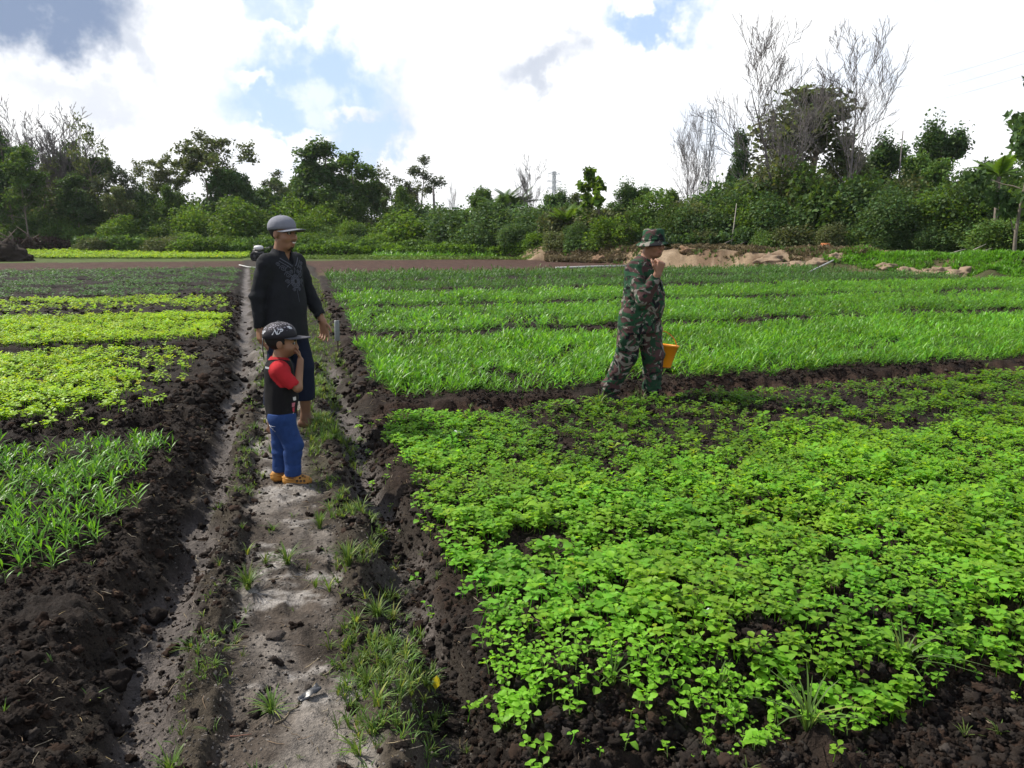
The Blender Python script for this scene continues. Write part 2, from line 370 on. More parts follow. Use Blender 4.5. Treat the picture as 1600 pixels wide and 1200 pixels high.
    clay = c3(.215, .155, .098)*(.55+.8*X(n2))*(.8+.4*X(n3)); k_ = .7*X(sst(.42, .6, fbm(x*.9, y*.9, 64, 4))); clay = clay*(1-k_)+c3(.115, .072, .045)*k_; k_ = .6*X(sst(.58, .7, fbm(x*1.6, y*1.6, 65, 4))); clay = clay*(1-k_)+c3(.34, .26, .18)*k_
    ux = X(sst(-.5, .2, bd)*sst(4.6, 3.2, bd+2.0*(n1-.5))*sst(25.2, 27.2, y+1.5*(n1-.5))); col = col*(1-ux)+clay*ux
    ug = X(sst(1.6, 2.6, bd+2.6*(n1-.5))); col = col*(1-ug)+c3(.045, .06, .02)*ug
    gz = X(sst(-.2, .5, bd+.9*sst(28, 26, y))*sst(37, 34, y)*sst(.25, .4, n1+.3*sst(28, 26, y))); col = col*(1-gz)+c3(.05, .05, .022)*(.5+X(n2))*gz
    wet = 1-.75*dm*sst(.3, .6, n1+.2)-.25*pathm*darkp[..., 0]-.3*dug*(1-n2)
    reg = np.zeros(x.shape, int)                                     # 0 ground
    reg = np.where((s < FIELD_END) & (pathm > .5), 1, reg)           # path
    reg = np.where((np.abs(t-dL) < .10) & (s < 40), 2, reg); reg = np.where((np.abs(t-dR) < .10) & (s < 10), 3, reg)
    reg = np.where((bid > 0) & (bd < -.3), 10+bid, reg)
    reg = np.where((bd > -.3) & (bd < 4.0) & (y < 60), 4, reg)
    reg = np.where((reg == 0) & (s > FIELD_END) & (bd < -.3), 5, reg)
    return z, np.clip(col, 0, 1), np.clip(wet, 0, 1), reg
def build_ground():
    a = np.concatenate([np.arange(-180, -44, 2.5), np.arange(-44, 44, .15), np.arange(44, 180, 2.5)])
    r = [.25]
    while r[-1] < 1.3: r.append(r[-1]*1.12)
    while r[-1] < 7: r.append(r[-1]*1.0043)
    while r[-1] < 26: r.append(r[-1]*1.0065)
    while r[-1] < 130: r.append(r[-1]*1.016)
    while r[-1] < 880: r.append(min(r[-1]*1.2, 900))
    r = np.array(r); A, Rr = np.meshgrid(np.radians(a), r)
    x = np.sin(A)*Rr; y = np.cos(A)*Rr
    z, col, wet, reg = ground(x, y, 'all')
    na, nr = len(a), len(r)
    V = np.stack([x, y, z], -1).reshape(-1, 3); C = np.concatenate([col, wet[..., None]], -1).reshape(-1, 4)
    i = np.arange(nr-1)[:, None]*na; j = np.arange(na)[None]; j2 = (j+1) % na
    F = np.stack([i+j, i+na+j, i+na+j2, i+j2], -1)[:, :, ::-1].reshape(-1, 4)
    rg = reg[:-1].reshape(-1)
    # centre cap
    V = np.vstack([V, [[0, 0, z[0].mean()]]]); C = np.vstack([C, C[:1]])
    names = {0: ('ground', 'bare dark field soil around the beds'), 1: ('path', 'trodden grey sandy path between the beds'), 2: ('ditch', 'wet muddy ditch left of the path'),
             3: ('ditch', 'muddy ditch right of the path'), 4: ('embankment', 'bare clay bank at the right edge of the field'), 5: ('grass_strip', 'grassy strip between the field and the wood')}
    for k in np.unique(rg):
        f = F[rg == k]
        if k == 1: pass
        u, inv = np.unique(f, return_inverse=True); f = inv.reshape(-1, 4)
        nm, lb = names.get(int(k), ('planting_bed', 'raised bed of dark peat soil'))
        me = mesh(nm, V[u], None, f, SOIL, None, True)
        ca = me.color_attributes.new('Col', 'FLOAT_COLOR', 'POINT'); ca.data.foreach_set('color', C[u].astype(np.float32).ravel())
        tag(link(nm, me), lb, None, None, 'structure')
build_ground()
def gz(x, y): return float(ground(np.array([float(x)]), np.array([float(y)]))[0])
def in_view(x, y, m=0.09):
    return (y > .8) & (np.abs(x) < (2/3+m)*y*1.02+.7)
# loose clods
def icos(sub=0):
    p = (1+5**.5)/2
    V = [(-1, p, 0), (1, p, 0), (-1, -p, 0), (1, -p, 0), (0, -1, p), (0, 1, p), (0, -1, -p), (0, 1, -p), (p, 0, -1), (p, 0, 1), (-p, 0, -1), (-p, 0, 1)]
    F = [(0, 11, 5), (0, 5, 1), (0, 1, 7), (0, 7, 10), (0, 10, 11), (1, 5, 9), (5, 11, 4), (11, 10, 2), (10, 7, 6), (7, 1, 8), (3, 9, 4), (3, 4, 2), (3, 2, 6), (3, 6, 8), (3, 8, 9), (4, 9, 5), (2, 4, 11), (6, 2, 10), (8, 6, 7), (9, 8, 1)]
    V = [Vector(v).normalized() for v in V]
    for _ in range(sub):
        c = {}; F2 = []
        def mid(a, b):
            k = (min(a, b), max(a, b))
            if k not in c: V.append(((V[a]+V[b])/2).normalized()); c[k] = len(V)-1
            return c[k]
        for a, b, d in F:
            x, y, z = mid(a, b), mid(b, d), mid(d, a); F2 += [(a, x, z), (b, y, x), (d, z, y), (x, y, z)]
        F = F2
    return np.array(V), np.array(F)
def lump(sub, seed, amp=.35):
    V, F = icos(sub); n = vn3(V*1.6+seed*7.7, seed)-.5; n2 = vn3(V*4+seed*3.1, seed+1)-.5
    return V*(1+2*amp*n+amp*n2)[:, None], F
def place(tmpl, pos, rz, sc, tilt=None, cmul=None):
    "many transformed copies of one template (V,F3,F4,C) as arrays"
    V, F3, F4, C = tmpl; n = len(pos); k = len(V)
    sc = np.asarray(sc, float); sc = sc[:, None] if sc.ndim == 1 else sc
    W_ = V[None]*sc[:, None, :] if sc.shape[1] == 3 else V[None]*sc[:, None]
    c, s = np.cos(rz)[:, None], np.sin(rz)[:, None]
    if tilt is not None:
        ax, ay = tilt; x, y, z = W_[..., 0], W_[..., 1], W_[..., 2]
        W_ = np.stack([x*c-y*s+z*ax[:, None], x*s+y*c+z*ay[:, None], z], -1)
    else:
        W_ = np.stack([W_[..., 0]*c-W_[..., 1]*s, W_[..., 0]*s+W_[..., 1]*c, W_[..., 2]], -1)
    W_ = W_+np.asarray(pos)[:, None]
    off = (np.arange(n)*k)[:, None, None]
    f3 = (F3[None]+off).reshape(-1, 3) if len(F3) else F3; f4 = (F4[None]+off).reshape(-1, 4) if len(F4) else F4
    cc = np.repeat(C[None], n, 0)
    if cmul is not None: cc = cc*np.asarray(cmul)[:, None, :]
    return W_.reshape(-1, 3), f3, f4, cc.reshape(-1, 3)
CLODM = mat('clod_soil', (1, 1, 1), .95, .10, (40, .5), (70, .6), vcol=True)
def instancer(name, pos, rot, scl, idx, templates):
    "one object of points with a geometry-node instance of a template on every point"
    me = bpy.data.meshes.new(name); me.vertices.add(len(pos)); me.vertices.foreach_set('co', np.asarray(pos, np.float32).ravel())
    for nm, ty, arr, key in (('rot', 'FLOAT_VECTOR', rot, 'vector'), ('scl', 'FLOAT_VECTOR', scl, 'vector'), ('idx', 'INT', idx, 'value')):
        a = me.attributes.new(nm, ty, 'POINT'); a.data.foreach_set(key, np.asarray(arr, np.int32 if ty == 'INT' else np.float32).ravel())
    cl = bpy.data.collections.new(name+'_pieces')
    for k, t in enumerate(templates): cl.objects.link(bpy.data.objects.new('%s_piece_%02d' % (name, k), t))
    ng = bpy.data.node_groups.new(name, 'GeometryNodeTree'); ng.interface.new_socket('Geometry', in_out='INPUT', socket_type='NodeSocketGeometry'); ng.interface.new_socket('Geometry', in_out='OUTPUT', socket_type='NodeSocketGeometry')
    N, L = ng.nodes, ng.links; gi = N.new('NodeGroupInput'); go = N.new('NodeGroupOutput'); ci = N.new('GeometryNodeCollectionInfo'); ip = N.new('GeometryNodeInstanceOnPoints')
    ci.inputs['Collection'].default_value = cl; ci.inputs['Separate Children'].default_value = True; ci.inputs['Reset Children'].default_value = True; ip.inputs['Pick Instance'].default_value = True
    def at(nm, ty): n = N.new('GeometryNodeInputNamedAttribute'); n.data_type = ty; n.inputs['Name'].default_value = nm; return n.outputs['Attribute']
    er = N.new('FunctionNodeEulerToRotation'); L.new(at('rot', 'FLOAT_VECTOR'), er.inputs[0])
    L.new(gi.outputs[0], ip.inputs['Points']); L.new(ci.outputs[0], ip.inputs['Instance']); L.new(at('idx', 'INT'), ip.inputs['Instance Index']); L.new(er.outputs[0], ip.inputs['Rotation']); L.new(at('scl', 'FLOAT_VECTOR'), ip.inputs['Scale']); L.new(ip.outputs[0], go.inputs[0])
    o = link(name, me); md = o.modifiers.new('instances', 'NODES'); md.node_group = ng; return o
CLODS = []
for k in range(18):
    V, F = lump(2, 200+k, .62); V = V*(.80+.7*(vn3(V*7.5+k, k)-.2))[:, None]*np.array((1, .85, .66)); g = .5+1.3*((k*7) % 18)/18; br = (k % 3 == 0)
    CLODS.append(mesh('clod', V, F, None, CLODM, np.array((.033, .0215, .016) if br else (.021, .0165, .014) if k % 4 else (.055, .046, .040))*g))
def clods(name, label, n, smin, smax, zone, seed, power=3.0, basic=.25):
    rg = np.random.default_rng(seed); s0, s1, t0, t1 = zone; m_ = n*6; s = s0+(s1-s0)*rg.random(m_)**1.4; t = rg.uniform(t0, t1, m_); x, y = to_xy(s, t)
    eL = ditchL(s)-.13; eR = cropR(s)-.16; dens = fbm(x*3, y*3, seed, 3); edge = np.zeros_like(s)
    for a, b in RB: edge = np.maximum(edge, (t > eR)*np.exp(-((s-a)/.25)**2)); edge = np.maximum(edge, (t > eR)*np.exp(-((s-b)/.3)**2))
    for a, b in LB: edge = np.maximum(edge, (t < eL)*np.exp(-((s-a)/.25)**2)); edge = np.maximum(edge, (t < eL)*np.exp(-((s-b)/.3)**2))
    edge = np.maximum(edge, np.exp(-((t-eR-.05)/.16)**2)); edge = np.maximum(edge, np.exp(-((t-eL+.1)/.25)**2)); edge = np.maximum(edge, .9*(t > eR)*(s < 2.3)); edge = np.maximum(edge, .9*(t < eL)*(s < 4.1))
    verge = np.exp(-((t-ditchL(s)-.2)/.11)**2)*(s < 9)+np.exp(-((t-ditchR(s)+.13)/.10)**2)*(s < 9)
    path_ = (t > eL+.03) & (t < eR-.04); dch = np.exp(-((t-ditchL(s))/.08)**2)*(s < 12)+np.exp(-((t-ditchR(s))/.08)**2)*(s < 9); p = np.where(path_, .035+.7*verge+.28*dch, basic+edge)*sst(.28, .55, dens)
    ok = in_view(x, y)*(rg.random(m_) < p); ok &= ~((bank_d(x, y) > -.2)); x, y = x[ok][:n], y[ok][:n]; z = ground(x, y); k = len(x)
    sz = smin*(smax/smin)**(rg.random(k)**power); pos = np.stack([x, y, z+sz*.10], -1); rot = np.stack([rg.normal(0, .3, k), rg.normal(0, .3, k), rg.uniform(0, 6.28, k)], -1); scl = sz[:, None]*rg.uniform(.75, 1.3, (k, 3))
    tag(instancer(name, pos, rot, scl, rg.integers(len(CLODS), size=k), CLODS), label, 'soil clods', None, 'stuff'); print(name, k)
clods('soil_clods', 'crumbly dark clods of soil on the near bed edges and ditches', 75000, .0035, .024, (1.4, 7.5, -6, 8), 5, 4.2, .5)
clods('soil_clods', 'fine crumbs and clods on the bare slope before the near right bed', 30000, .0035, .022, (1.2, 2.5, .45, 5), 6, 3.2, 1.0)
clods('soil_clods', 'crumbled clods of soil in the farther furrows', 16000, .012, .05, (7, 21, -10, 18), 9, 2.2)
# a few clods big enough to be picked out
for i, (u, v, sz, lb) in enumerate([(183, 1084, .050, 'biggest dark clod lying in the wet left ditch'), (238, 968, .050, 'dark lumpy clod at the edge of the left ditch beside the bed'),
                                    (150, 1140, .028, 'small dark clod low down in the left ditch'), (430, 1001, .034, 'flat grey earth lump in the middle of the path'),
                                    (185, 1150, .022, 'smallest dark clod at the bottom of the left ditch'), (228, 1075, .020, 'small clod right of the biggest clod in the left ditch')]):
    x, y = on_ground(u, v, -.1 if i != 3 else 0); V, F = lump(2, 40+i, .4)
    me = mesh('soil_clod', V*np.array((1, .9, .72 if i != 3 else .35))*sz, F, None, CLODM, np.array((.020, .0155, .013) if i != 3 else (.06, .05, .043)))
    tag(link('soil_clod', me, None, (x, y, gz(x, y)+sz*.3)), lb, 'soil clod', 'loose clods in the ditch' if i != 3 else None)

GRIT = []
for k in range(9):
    V, F = lump(1, 260+k, .5); GRIT.append(mesh('grit', V*np.array((1, .9, .7)), F, None, CLODM, np.array((.10, .088, .077))*(.35+.28*k)))
_r = np.random.default_rng(47); n = 40000; s = 1.4+8.6*_r.random(n)**1.6; t = _r.uniform(-.55, .75, n); x, y = to_xy(s, t); k = in_view(x, y) & (_r.random(n) < .2+.8*sst(.4, .62, fbm(x*3.4, y*3.4, 48, 4))) & (t > ditchL(s)-.08) & (t < ditchR(s)+.1); x, y = x[k], y[k]; n = len(x)
L = .0016*(.0075/.0016)**(_r.random(n)**2.5)
tag(instancer('path_grit', np.stack([x, y, ground(x, y)+L*.2], -1), np.stack([_r.normal(0, .4, n), _r.normal(0, .4, n), _r.uniform(0, 6.28, n)], -1), L[:, None]*_r.uniform(.7, 1.3, (n, 3)), _r.integers(9, size=n), GRIT), 'fine grit and crumbs strewn over the trodden path', 'grit', None, 'stuff'); print('grit', n)
# crumbs of straw and root on the path and its verges
STRAWM = mat('straw_litter_mat', (1, 1, 1), .85, .15, None, None, True); LIT = []
for k in range(6):
    _r = np.random.default_rng(300+k); P = np.stack([np.linspace(-.5, .5, 5), _r.normal(0, .06, 5), .02+_r.normal(0, .03, 5)], -1); mb = MB(); mb.tube(P, [.02, .028, .025, .02, .012], 3, ((.30, .24, .15), (.20, .14, .09), (.36, .31, .23), (.10, .075, .055), (.26, .20, .10), (.14, .11, .08))[k], False); V, a, b, C = mb.arr(); LIT.append(mesh('straw_bit', V, a, b, STRAWM, C))
_r = np.random.default_rng(41); n = 9000; s = 1.5+9*_r.random(n)**1.3; t = _r.uniform(-.75, 1.3, n); x, y = to_xy(s, t); k = in_view(x, y) & (_r.random(n) < .25+.6*sst(.45, .65, fbm(x*2.4, y*2.4, 42, 3))); x, y = x[k], y[k]; n = len(x)
L = .012+.075*_r.random(n)**3
tag(instancer('straw_litter', np.stack([x, y, ground(x, y)+.002], -1), np.stack([_r.normal(0, .12, n), _r.normal(0, .15, n), _r.uniform(0, 6.28, n)], -1), np.stack([L, L*.6+.006, L*.6+.006], -1), _r.integers(6, size=n), LIT), 'bits of straw and root strewn over the path and verges', 'straw', None, 'stuff'); print('litter', n)
# ------------------------------------------------------------------ crops
LEAFY = leaf_mat('seedling_leaf', (.185, .40, .032), (.40, .72, .025), .45, .5, .22, .3)
LEAFYEL = leaf_mat('pale_seedling_leaf', (.27, .45, .018), (.48, .70, .015), .42, .45, .3, .3)
BLADE = leaf_mat('blade_leaf', (.105, .265, .024), (.18, .41, .018), .40, .4, .35, .3)
DULL = leaf_mat('dull_leaf', (.070, .155, .034), (.095, .22, .02), .33, .5, .25, .3)
GRASSM = leaf_mat('grass_leaf', (.095, .165, .035), (.15, .25, .025), .33, .5, .25, .4)
E4 = np.zeros((0, 4), int); E3 = np.zeros((0, 3), int)
def leaf_shape(L, Wd, rise=.5, droop=.5, fold=.25, petiole=.2, lod=0, c=1.0):
    "one leaf from the origin along +X, with a mid-rib fold and a drooping tip"
    f = lambda u: (L*u*(1-.12*droop*u), L*(rise*u-droop*u*u*.8))
    if lod == 0:
        us = (petiole, petiole+(1-petiole)*.38, petiole+(1-petiole)*.74, 1.0); V = [(*f(us[0])[:1], 0, f(us[0])[1])]
        for u, w in ((us[1], .5), (us[2], .37)):
            x, z = f(u); V += [(x, Wd*w, z+Wd*fold*w), (x, 0, z), (x, -Wd*w, z+Wd*fold*w)]
        x, z = f(1.0); V += [(x, 0, z)]
        V += [(0, Wd*.02, 0), (0, -Wd*.02, 0), (V[0][0], Wd*.035, V[0][2]), (V[0][0], -Wd*.035, V[0][2])]
        F3 = [(0, 2, 1), (0, 3, 2), (4, 5, 7), (5, 6, 7)]; F4 = [(1, 2, 5, 4), (2, 3, 6, 5), (8, 9, 11, 10)]
    elif lod == 1:
        xm, zm = f(petiole+(1-petiole)*.5); x1, z1 = f(1.0); x0, z0 = f(petiole*.6)
        V = [(x0, 0, z0), (xm, Wd*.5, zm+Wd*fold*.5), (x1, 0, z1), (xm, -Wd*.5, zm+Wd*fold*.5), (xm, 0, zm)]
        F3 = [(0, 4, 1), (1, 4, 2), (0, 3, 4), (4, 3, 2)]; F4 = E4
    else:
        xm, zm = f(.55); x1, z1 = f(1.0); V = [(0, 0, 0), (xm, Wd*.5, zm), (x1, 0, z1), (xm, -Wd*.5, zm)]; F3 = [(0, 3, 1), (1, 3, 2)]; F4 = E4
    V = np.array(V, float); C = np.ones((len(V), 3))*np.array(c)
    if lod == 0: C[8:] *= np.array((1.1, .8, 1)); C[[2, 5]] *= 1.10
    return V, np.array(F3, int), np.array(F4, int).reshape(-1, 4), C
def put(mb, T, M, cm=1.0):
    V, a, b, C = T; V = V@np.array(M.to_3x3()).T+np.array(M.translation); mb.add(V, a, b, C*np.array(cm))
def stem_shape(h, r=.0016, n=3):
    mb = MB(); mb.tube([(0, 0, -.01), (h*.06, 0, h*.5), (h*.02, h*.04, h)], [r*1.3, r, r*.7], n, (.9, 1, .8), False); return mb.arr()
def seedling(rg, lod=0, k=5, size=1.0):
    "broad-leaved amaranth seedling; returns stem arrays and a list of (leaf kind, matrix)"
    h = rg.uniform(.045, .075)*size; leaves = []; a0 = rg.uniform(0, 6.28)
    for i in range(k):
        top = i/(k-1) if k > 1 else 1
        hz = h*(.62+.38*top); L = rg.uniform(.034, .048)*size*(1.0 if i < k-1 else .6)
        ang = a0+i*2.4+rg.uniform(-.4, .4); up = rg.uniform(.05, .45)+.35*top
        M = Matrix.Translation((0, 0, hz))@Euler((rg.uniform(-.35, .35), -up*.6, ang)).to_matrix().to_4x4()@Matrix.Scale(L/.04, 4)
        leaves.append((int(rg.integers(3)), M))
    return h, leaves
LEAF0 = [leaf_shape(.04, .027, .42, .55, .25, .22), leaf_shape(.04, .030, .5, .9, .15, .20), leaf_shape(.04, .023, .35, .35, .4, .25)]
LEAF1 = [leaf_shape(.04, .029, .42, .55, .25, .12, 1), leaf_shape(.04, .032, .5, .9, .15, .12, 1), leaf_shape(.04, .025, .35, .35, .4, .12, 1)]
LEAF2 = [leaf_shape(.04, .032, .42, .55, .25, .1, 2), leaf_shape(.04, .034, .5, .8, .1, .1, 2)]
def kangkung(rg, size=1.0, k=6):
    "upright water-spinach plant with narrow leaves"
    h = rg.uniform(.06, .10)*size; leaves = []; a0 = rg.uniform(0, 6.28)
    for i in range(k):
        top = i/(k-1); L = rg.uniform(.075, .115)*size*(1-.25*abs(top-.5))
        up = .55+.65*top+rg.uniform(-.2, .2); ang = a0+i*2.6+rg.uniform(-.4, .4)
        M = Matrix.Translation((0, 0, h*(.15+.85*top)))@Euler((rg.uniform(-.3, .3), -up, ang)).to_matrix().to_4x4()@Matrix.Scale(L/.1, 4)
        leaves.append((int(rg.integers(2)), M))
    return h, leaves
KLEAF0 = [leaf_shape(.1, .0105, .12, .25, .5, .08), leaf_shape(.1, .0135, .15, .45, .4, .08)]
KLEAF1 = [leaf_shape(.1, .015, .15, .4, .4, .05, 1), leaf_shape(.1, .018, .2, .7, .3, .05, 1)]
KLEAF2 = [leaf_shape(.1, .018, .15, .5, .4, .05, 2), leaf_shape(.1, .021, .2, .8, .3, .05, 2)]
rg0 = np.random.default_rng(3)
def whole(maker, leafset, n, stem=True, **kw):
    out = []
    for _ in range(n):
        h, lv = maker(rg0, **kw); mb = MB()
        if stem: mb.add(*stem_shape(h))
        for k, M in lv: put(mb, leafset[k % len(leafset)], M, rg0.uniform(.85, 1.12))
        out.append(mb.arr())
    return out
def scatter(mb, tmpls, x, y, rg, smin, smax, cvar=.18, tilt=.18, ctint=None, z=None, lean=(0, 0)):
    z = ground(x, y) if z is None else z; n = len(x); pick = rg.integers(len(tmpls), size=n)
    for k, T in enumerate(tmpls):
        i = pick == k; m_ = int(i.sum())
        if not m_: continue
        g = rg.uniform(1-cvar, 1+cvar, m_)[:, None]*np.ones(3); g[:, 0] *= rg.uniform(.85, 1.2, m_)
        yl = rg.random(m_) < .015; g[yl] *= np.array((1.4, 1.02, .8)); dk = rg.random(m_) < .12; g[dk] *= .72
        if ctint is not None: g = g*ctint[i]
        sc = rg.uniform(smin, smax, m_)*(.72+.56*fbm(x[i]*1.3, y[i]*1.3, 64, 3))*np.where(rg.random(m_) < .08, 1.3, 1)
        if isinstance(mb, list): pass
        a = place(T, np.stack([x[i], y[i], z[i]], -1), rg.uniform(0, 6.28, m_), sc, (lean[0]+rg.normal(0, tilt, m_), lean[1]+rg.normal(0, tilt, m_)), g)
        mb.add(*a)
def bedpts(rg, bed, dens, side, margin, tmax=26):
    a, b = bed; n = int((b-a)*tmax*dens); s = rg.uniform(a, b, n)
    t = cropR(s)+margin+rg.uniform(0, tmax, n) if side > 0 else ditchL(s)-margin-rg.uniform(0, tmax, n)
    x, y = to_xy(s, t); ok = in_view(x, y)
    if side > 0: ok &= bank_d(x, y) < -.5
    return s[ok], t[ok], x[ok], y[ok]
# --- near right bed: broad-leaved seedlings
def r1_points():
    rg = np.random.default_rng(21); s, t, x, y = bedpts(rg, (1.72, 5.85), 960, 1, -.06, 9)
    wob = fbm(x*1.5, y*1.5, 70, 4); gap = fbm(x*3.2, y*3.2, 71, 4); g2 = fbm(x*9, y*9, 72, 2)
    u = t-cropR(s)
    keep = sst(-.05, .12, u+(wob-.5)*.35)
    fr = s-(2.05-.10*np.minimum(t, 3))+(fbm(x*2.6, y*2.6, 74, 4)-.5)*.75+.10
    keep *= .04+.96*sst(-.08, .16, fr)
    back = sst(3.85, 4.6, s-.03*t+(wob-.5)*1.2)                        # thinner far part, gaps of bare soil
    back = back*sst(.35, 1.3, u); cover = np.maximum(sst(.29+.215*back, .37+.215*back, gap*.62+g2*.38), .26*back)
    keep *= cover*(1-.45*back)
    ok = rg.random(len(s)) < keep
    return s[ok], t[ok], x[ok], y[ok], back[ok]
s, t, x, y, back = r1_points()
od = np.argsort(np.hypot(x, y)); s, t, x, y, back = [v[od] for v in (s, t, x, y, back)]
z = ground(x, y); NI = 300
# the 300 that show largest: a stem that carries its leaves, each leaf a part
SEEDVAR = [seedling(rg0, 0, int(k)) for k in (4, 5, 5, 6, 4, 5)]
LEAFME = [mesh('leaf', T[0], T[1], T[2], LEAFY, T[3], True) for T in LEAF0]
def stem_mesh(h, m_=STEMM):
    V, a, b, C = stem_shape(h, .0018, 4); return mesh('stem', V, a, b, m_, C, True)
SEEDST = [stem_mesh(h) for h, _ in SEEDVAR]
def individual(name, var, stems, leafs, x, y, z, rz, sc, tilt, label, cat, group, k):
    k = k % len(var); o = link(name, stems[k], None, (x, y, z), (tilt[0], tilt[1], rz), sc)
    tag(o, label, cat, group)
    for lk, M in var[k][1]:
        c = link('leaf', leafs[lk % len(leafs)], o); c.matrix_local = M
    return o
rgi = np.random.default_rng(5)
for i in range(NI):
    individual('spinach_seedling', SEEDVAR, SEEDST, LEAFME, x[i], y[i], z[i], rgi.uniform(0, 6.28), rgi.uniform(.58, 1.05), rgi.normal(0, .12, 2),
               'round-leaved bright green seedling at the near edge of the right bed', 'seedling', 'broad-leaved seedlings nearest the camera', i)
mb = MB(); d = np.hypot(x, y); far = d > 4.0
A1 = [T for kk in (3, 4, 5, 5, 6, 7) for T in whole(seedling, LEAF0, 2, k=kk, size=.8+.06*kk)]; A2 = [T for kk in (3, 4, 5, 6) for T in whole(seedling, LEAF1, 2, k=kk, size=.8+.06*kk)]
m1 = (np.arange(len(x)) >= NI) & ~far; m2 = (np.arange(len(x)) >= NI) & far
tint = (1-.38*back)[:, None]*np.ones(3)
tint = tint*(.80+.45*fbm(x*2.6, y*2.6, 88, 4))[:, None]*np.stack([.86+.28*fbm(x*1.4, y*1.4, 89, 3), np.ones(len(x)), np.ones(len(x))], -1)
scat_rg = np.random.default_rng(9)
scatter(mb, A1, x[m1], y[m1], scat_rg, .60, 1.05, .15, .15, tint[m1], z[m1])
scatter(mb, A2, x[m2], y[m2], scat_rg, .58, 1.02, .15, .15, tint[m2], z[m2])
tag(mb.build('spinach_seedlings', LEAFY, None, True), 'dense bright green leafy seedlings covering the near right bed', 'seedlings', None, 'stuff')
print('R1', len(x), m1.sum(), m2.sum())
# --- grass-like water spinach: left front bed and the beds right of the path
def crop_points(seed, bed, dens, side, margin, tmax, gl, gh, fr=.12, ends=.2, gsc=2.2):
    rg = np.random.default_rng(seed); s, t, x, y = bedpts(rg, bed, dens, side, margin, tmax)
    u = np.abs(t-(cropR(s) if side > 0 else ditchL(s)))-margin
    w = (fbm(x*1.6, y*1.6, seed, 4)-.5)
    keep = sst(0, .25, u+w*.5)*sst(bed[0], bed[0]+ends, s+w*fr*3)*sst(bed[1], bed[1]-ends, s+w*fr*3)
    keep = keep*sst(gl, gh, fbm(x*gsc, y*gsc, seed+50, 4))
    ok = rg.random(len(s)) < keep; return s[ok], t[ok], x[ok], y[ok]
KVAR = [kangkung(rg0, 1.0, int(k)) for k in (5, 6, 6, 7, 5)]
KLEAFME = [mesh('leaf', T[0], T[1], T[2], BLADE, T[3], True) for T in KLEAF0]
KST = [stem_mesh(h) for h, _ in KVAR]
s, t, x, y = crop_points(31, (3.3, 5.8), 330, -1, .27, 4, .19, .38, .10, .30)
od = np.argsort(np.hypot(x, y)); x, y = x[od], y[od]; z = ground(x, y); nl = min(len(x), 190)
for i in range(nl):
    individual('water_spinach', KVAR, KST, KLEAFME, x[i], y[i], z[i], rgi.uniform(0, 6.28), rgi.uniform(.6, 1.0), rgi.normal(0, .09, 2),
               'upright narrow-leaved green plant on the front left bed', 'seedling', 'narrow-leaved plants on the front left bed', i)
K1 = whole(kangkung, KLEAF1, 7, k=6); K2 = whole(kangkung, KLEAF2, 7, k=5); K3 = whole(kangkung, KLEAF2, 6, stem=False, k=4)
if len(x) > nl:
    mb = MB(); scatter(mb, K1, x[nl:], y[nl:], scat_rg, .5, .95, .15, .14, None, z[nl:])
    tag(mb.build('water_spinach_plants', BLADE, None, True), 'narrow-leaved green plants at the back of the front left bed', 'seedlings', None, 'stuff')
# right bed 2: thick stand
s, t, x, y = crop_points(41, (6.62, 10.42), 360, 1, .04, 13, .27, .43, .1, .22, 2.8)
od = np.argsort(np.hypot(x, y)); x, y = x[od], y[od]; z = ground(x, y); ni = 110
KME = []
for T in whole(kangkung, KLEAF0, 5, k=6): KME.append(mesh('water_spinach', T[0], T[1], T[2], BLADE, T[3], True))
for i in range(ni):
    o = link('water_spinach', KME[i % 5], None, (x[i], y[i], z[i]), (rgi.normal(.0, .12), rgi.normal(.1, .12), rgi.uniform(0, 6.28)), rgi.uniform(.75, 1.2))
    tag(o, 'narrow-leaved green plant at the front edge of the second right bed', 'seedling', 'narrow-leaved plants at the edge of the second right bed')
lean = (.12, -.05)
mb = MB(); scatter(mb, K1, x[ni:], y[ni:], scat_rg, .65, 1.25, .28, .3, (.6+.75*fbm(x[ni:]*1.5, y[ni:]*1.5, 91, 3))[:, None]*np.ones(3), z[ni:], lean)
tag(mb.build('water_spinach_bed', BLADE, None, True), 'thick stand of grassy green water spinach behind the standing men', 'crop', None, 'stuff')
print('R2', len(x))
for k, (bed, dens, tm, T, mt, sm, lb) in enumerate([
        ((11.2, 14.8), 260, 18, K2, BLADE, (.85, 1.35), 'second stand of grassy green crop beyond the first'),
        ((15.75, 19.3), 160, 24, K2, BLADE, (.95, 1.45), 'third strip of grassy green crop across the field'),
        ((20.4, 23.7), 110, 26, K3, DULL, (1.1, 1.6), 'fourth strip, duller green low crop'),
        ((25.1, 29.9), 75, 30, K3, DULL, (1.3, 1.9), 'farthest strip of dull green low crop before the brown soil')]):
    s, t, x, y = crop_points(51+k, bed, dens, 1, .05, tm, .27, .44, .3, .35, 1.7)
    mb = MB(); scatter(mb, T, x, y, scat_rg, sm[0]*.8, sm[1], .28, .3, (.6+.75*fbm(x*.9, y*.9, 92, 3))[:, None]*np.ones(3), None, lean)
    tag(mb.build('crop_strip', mt, None, True), lb, 'crop', None, 'stuff'); print('R', k+3, len(x))
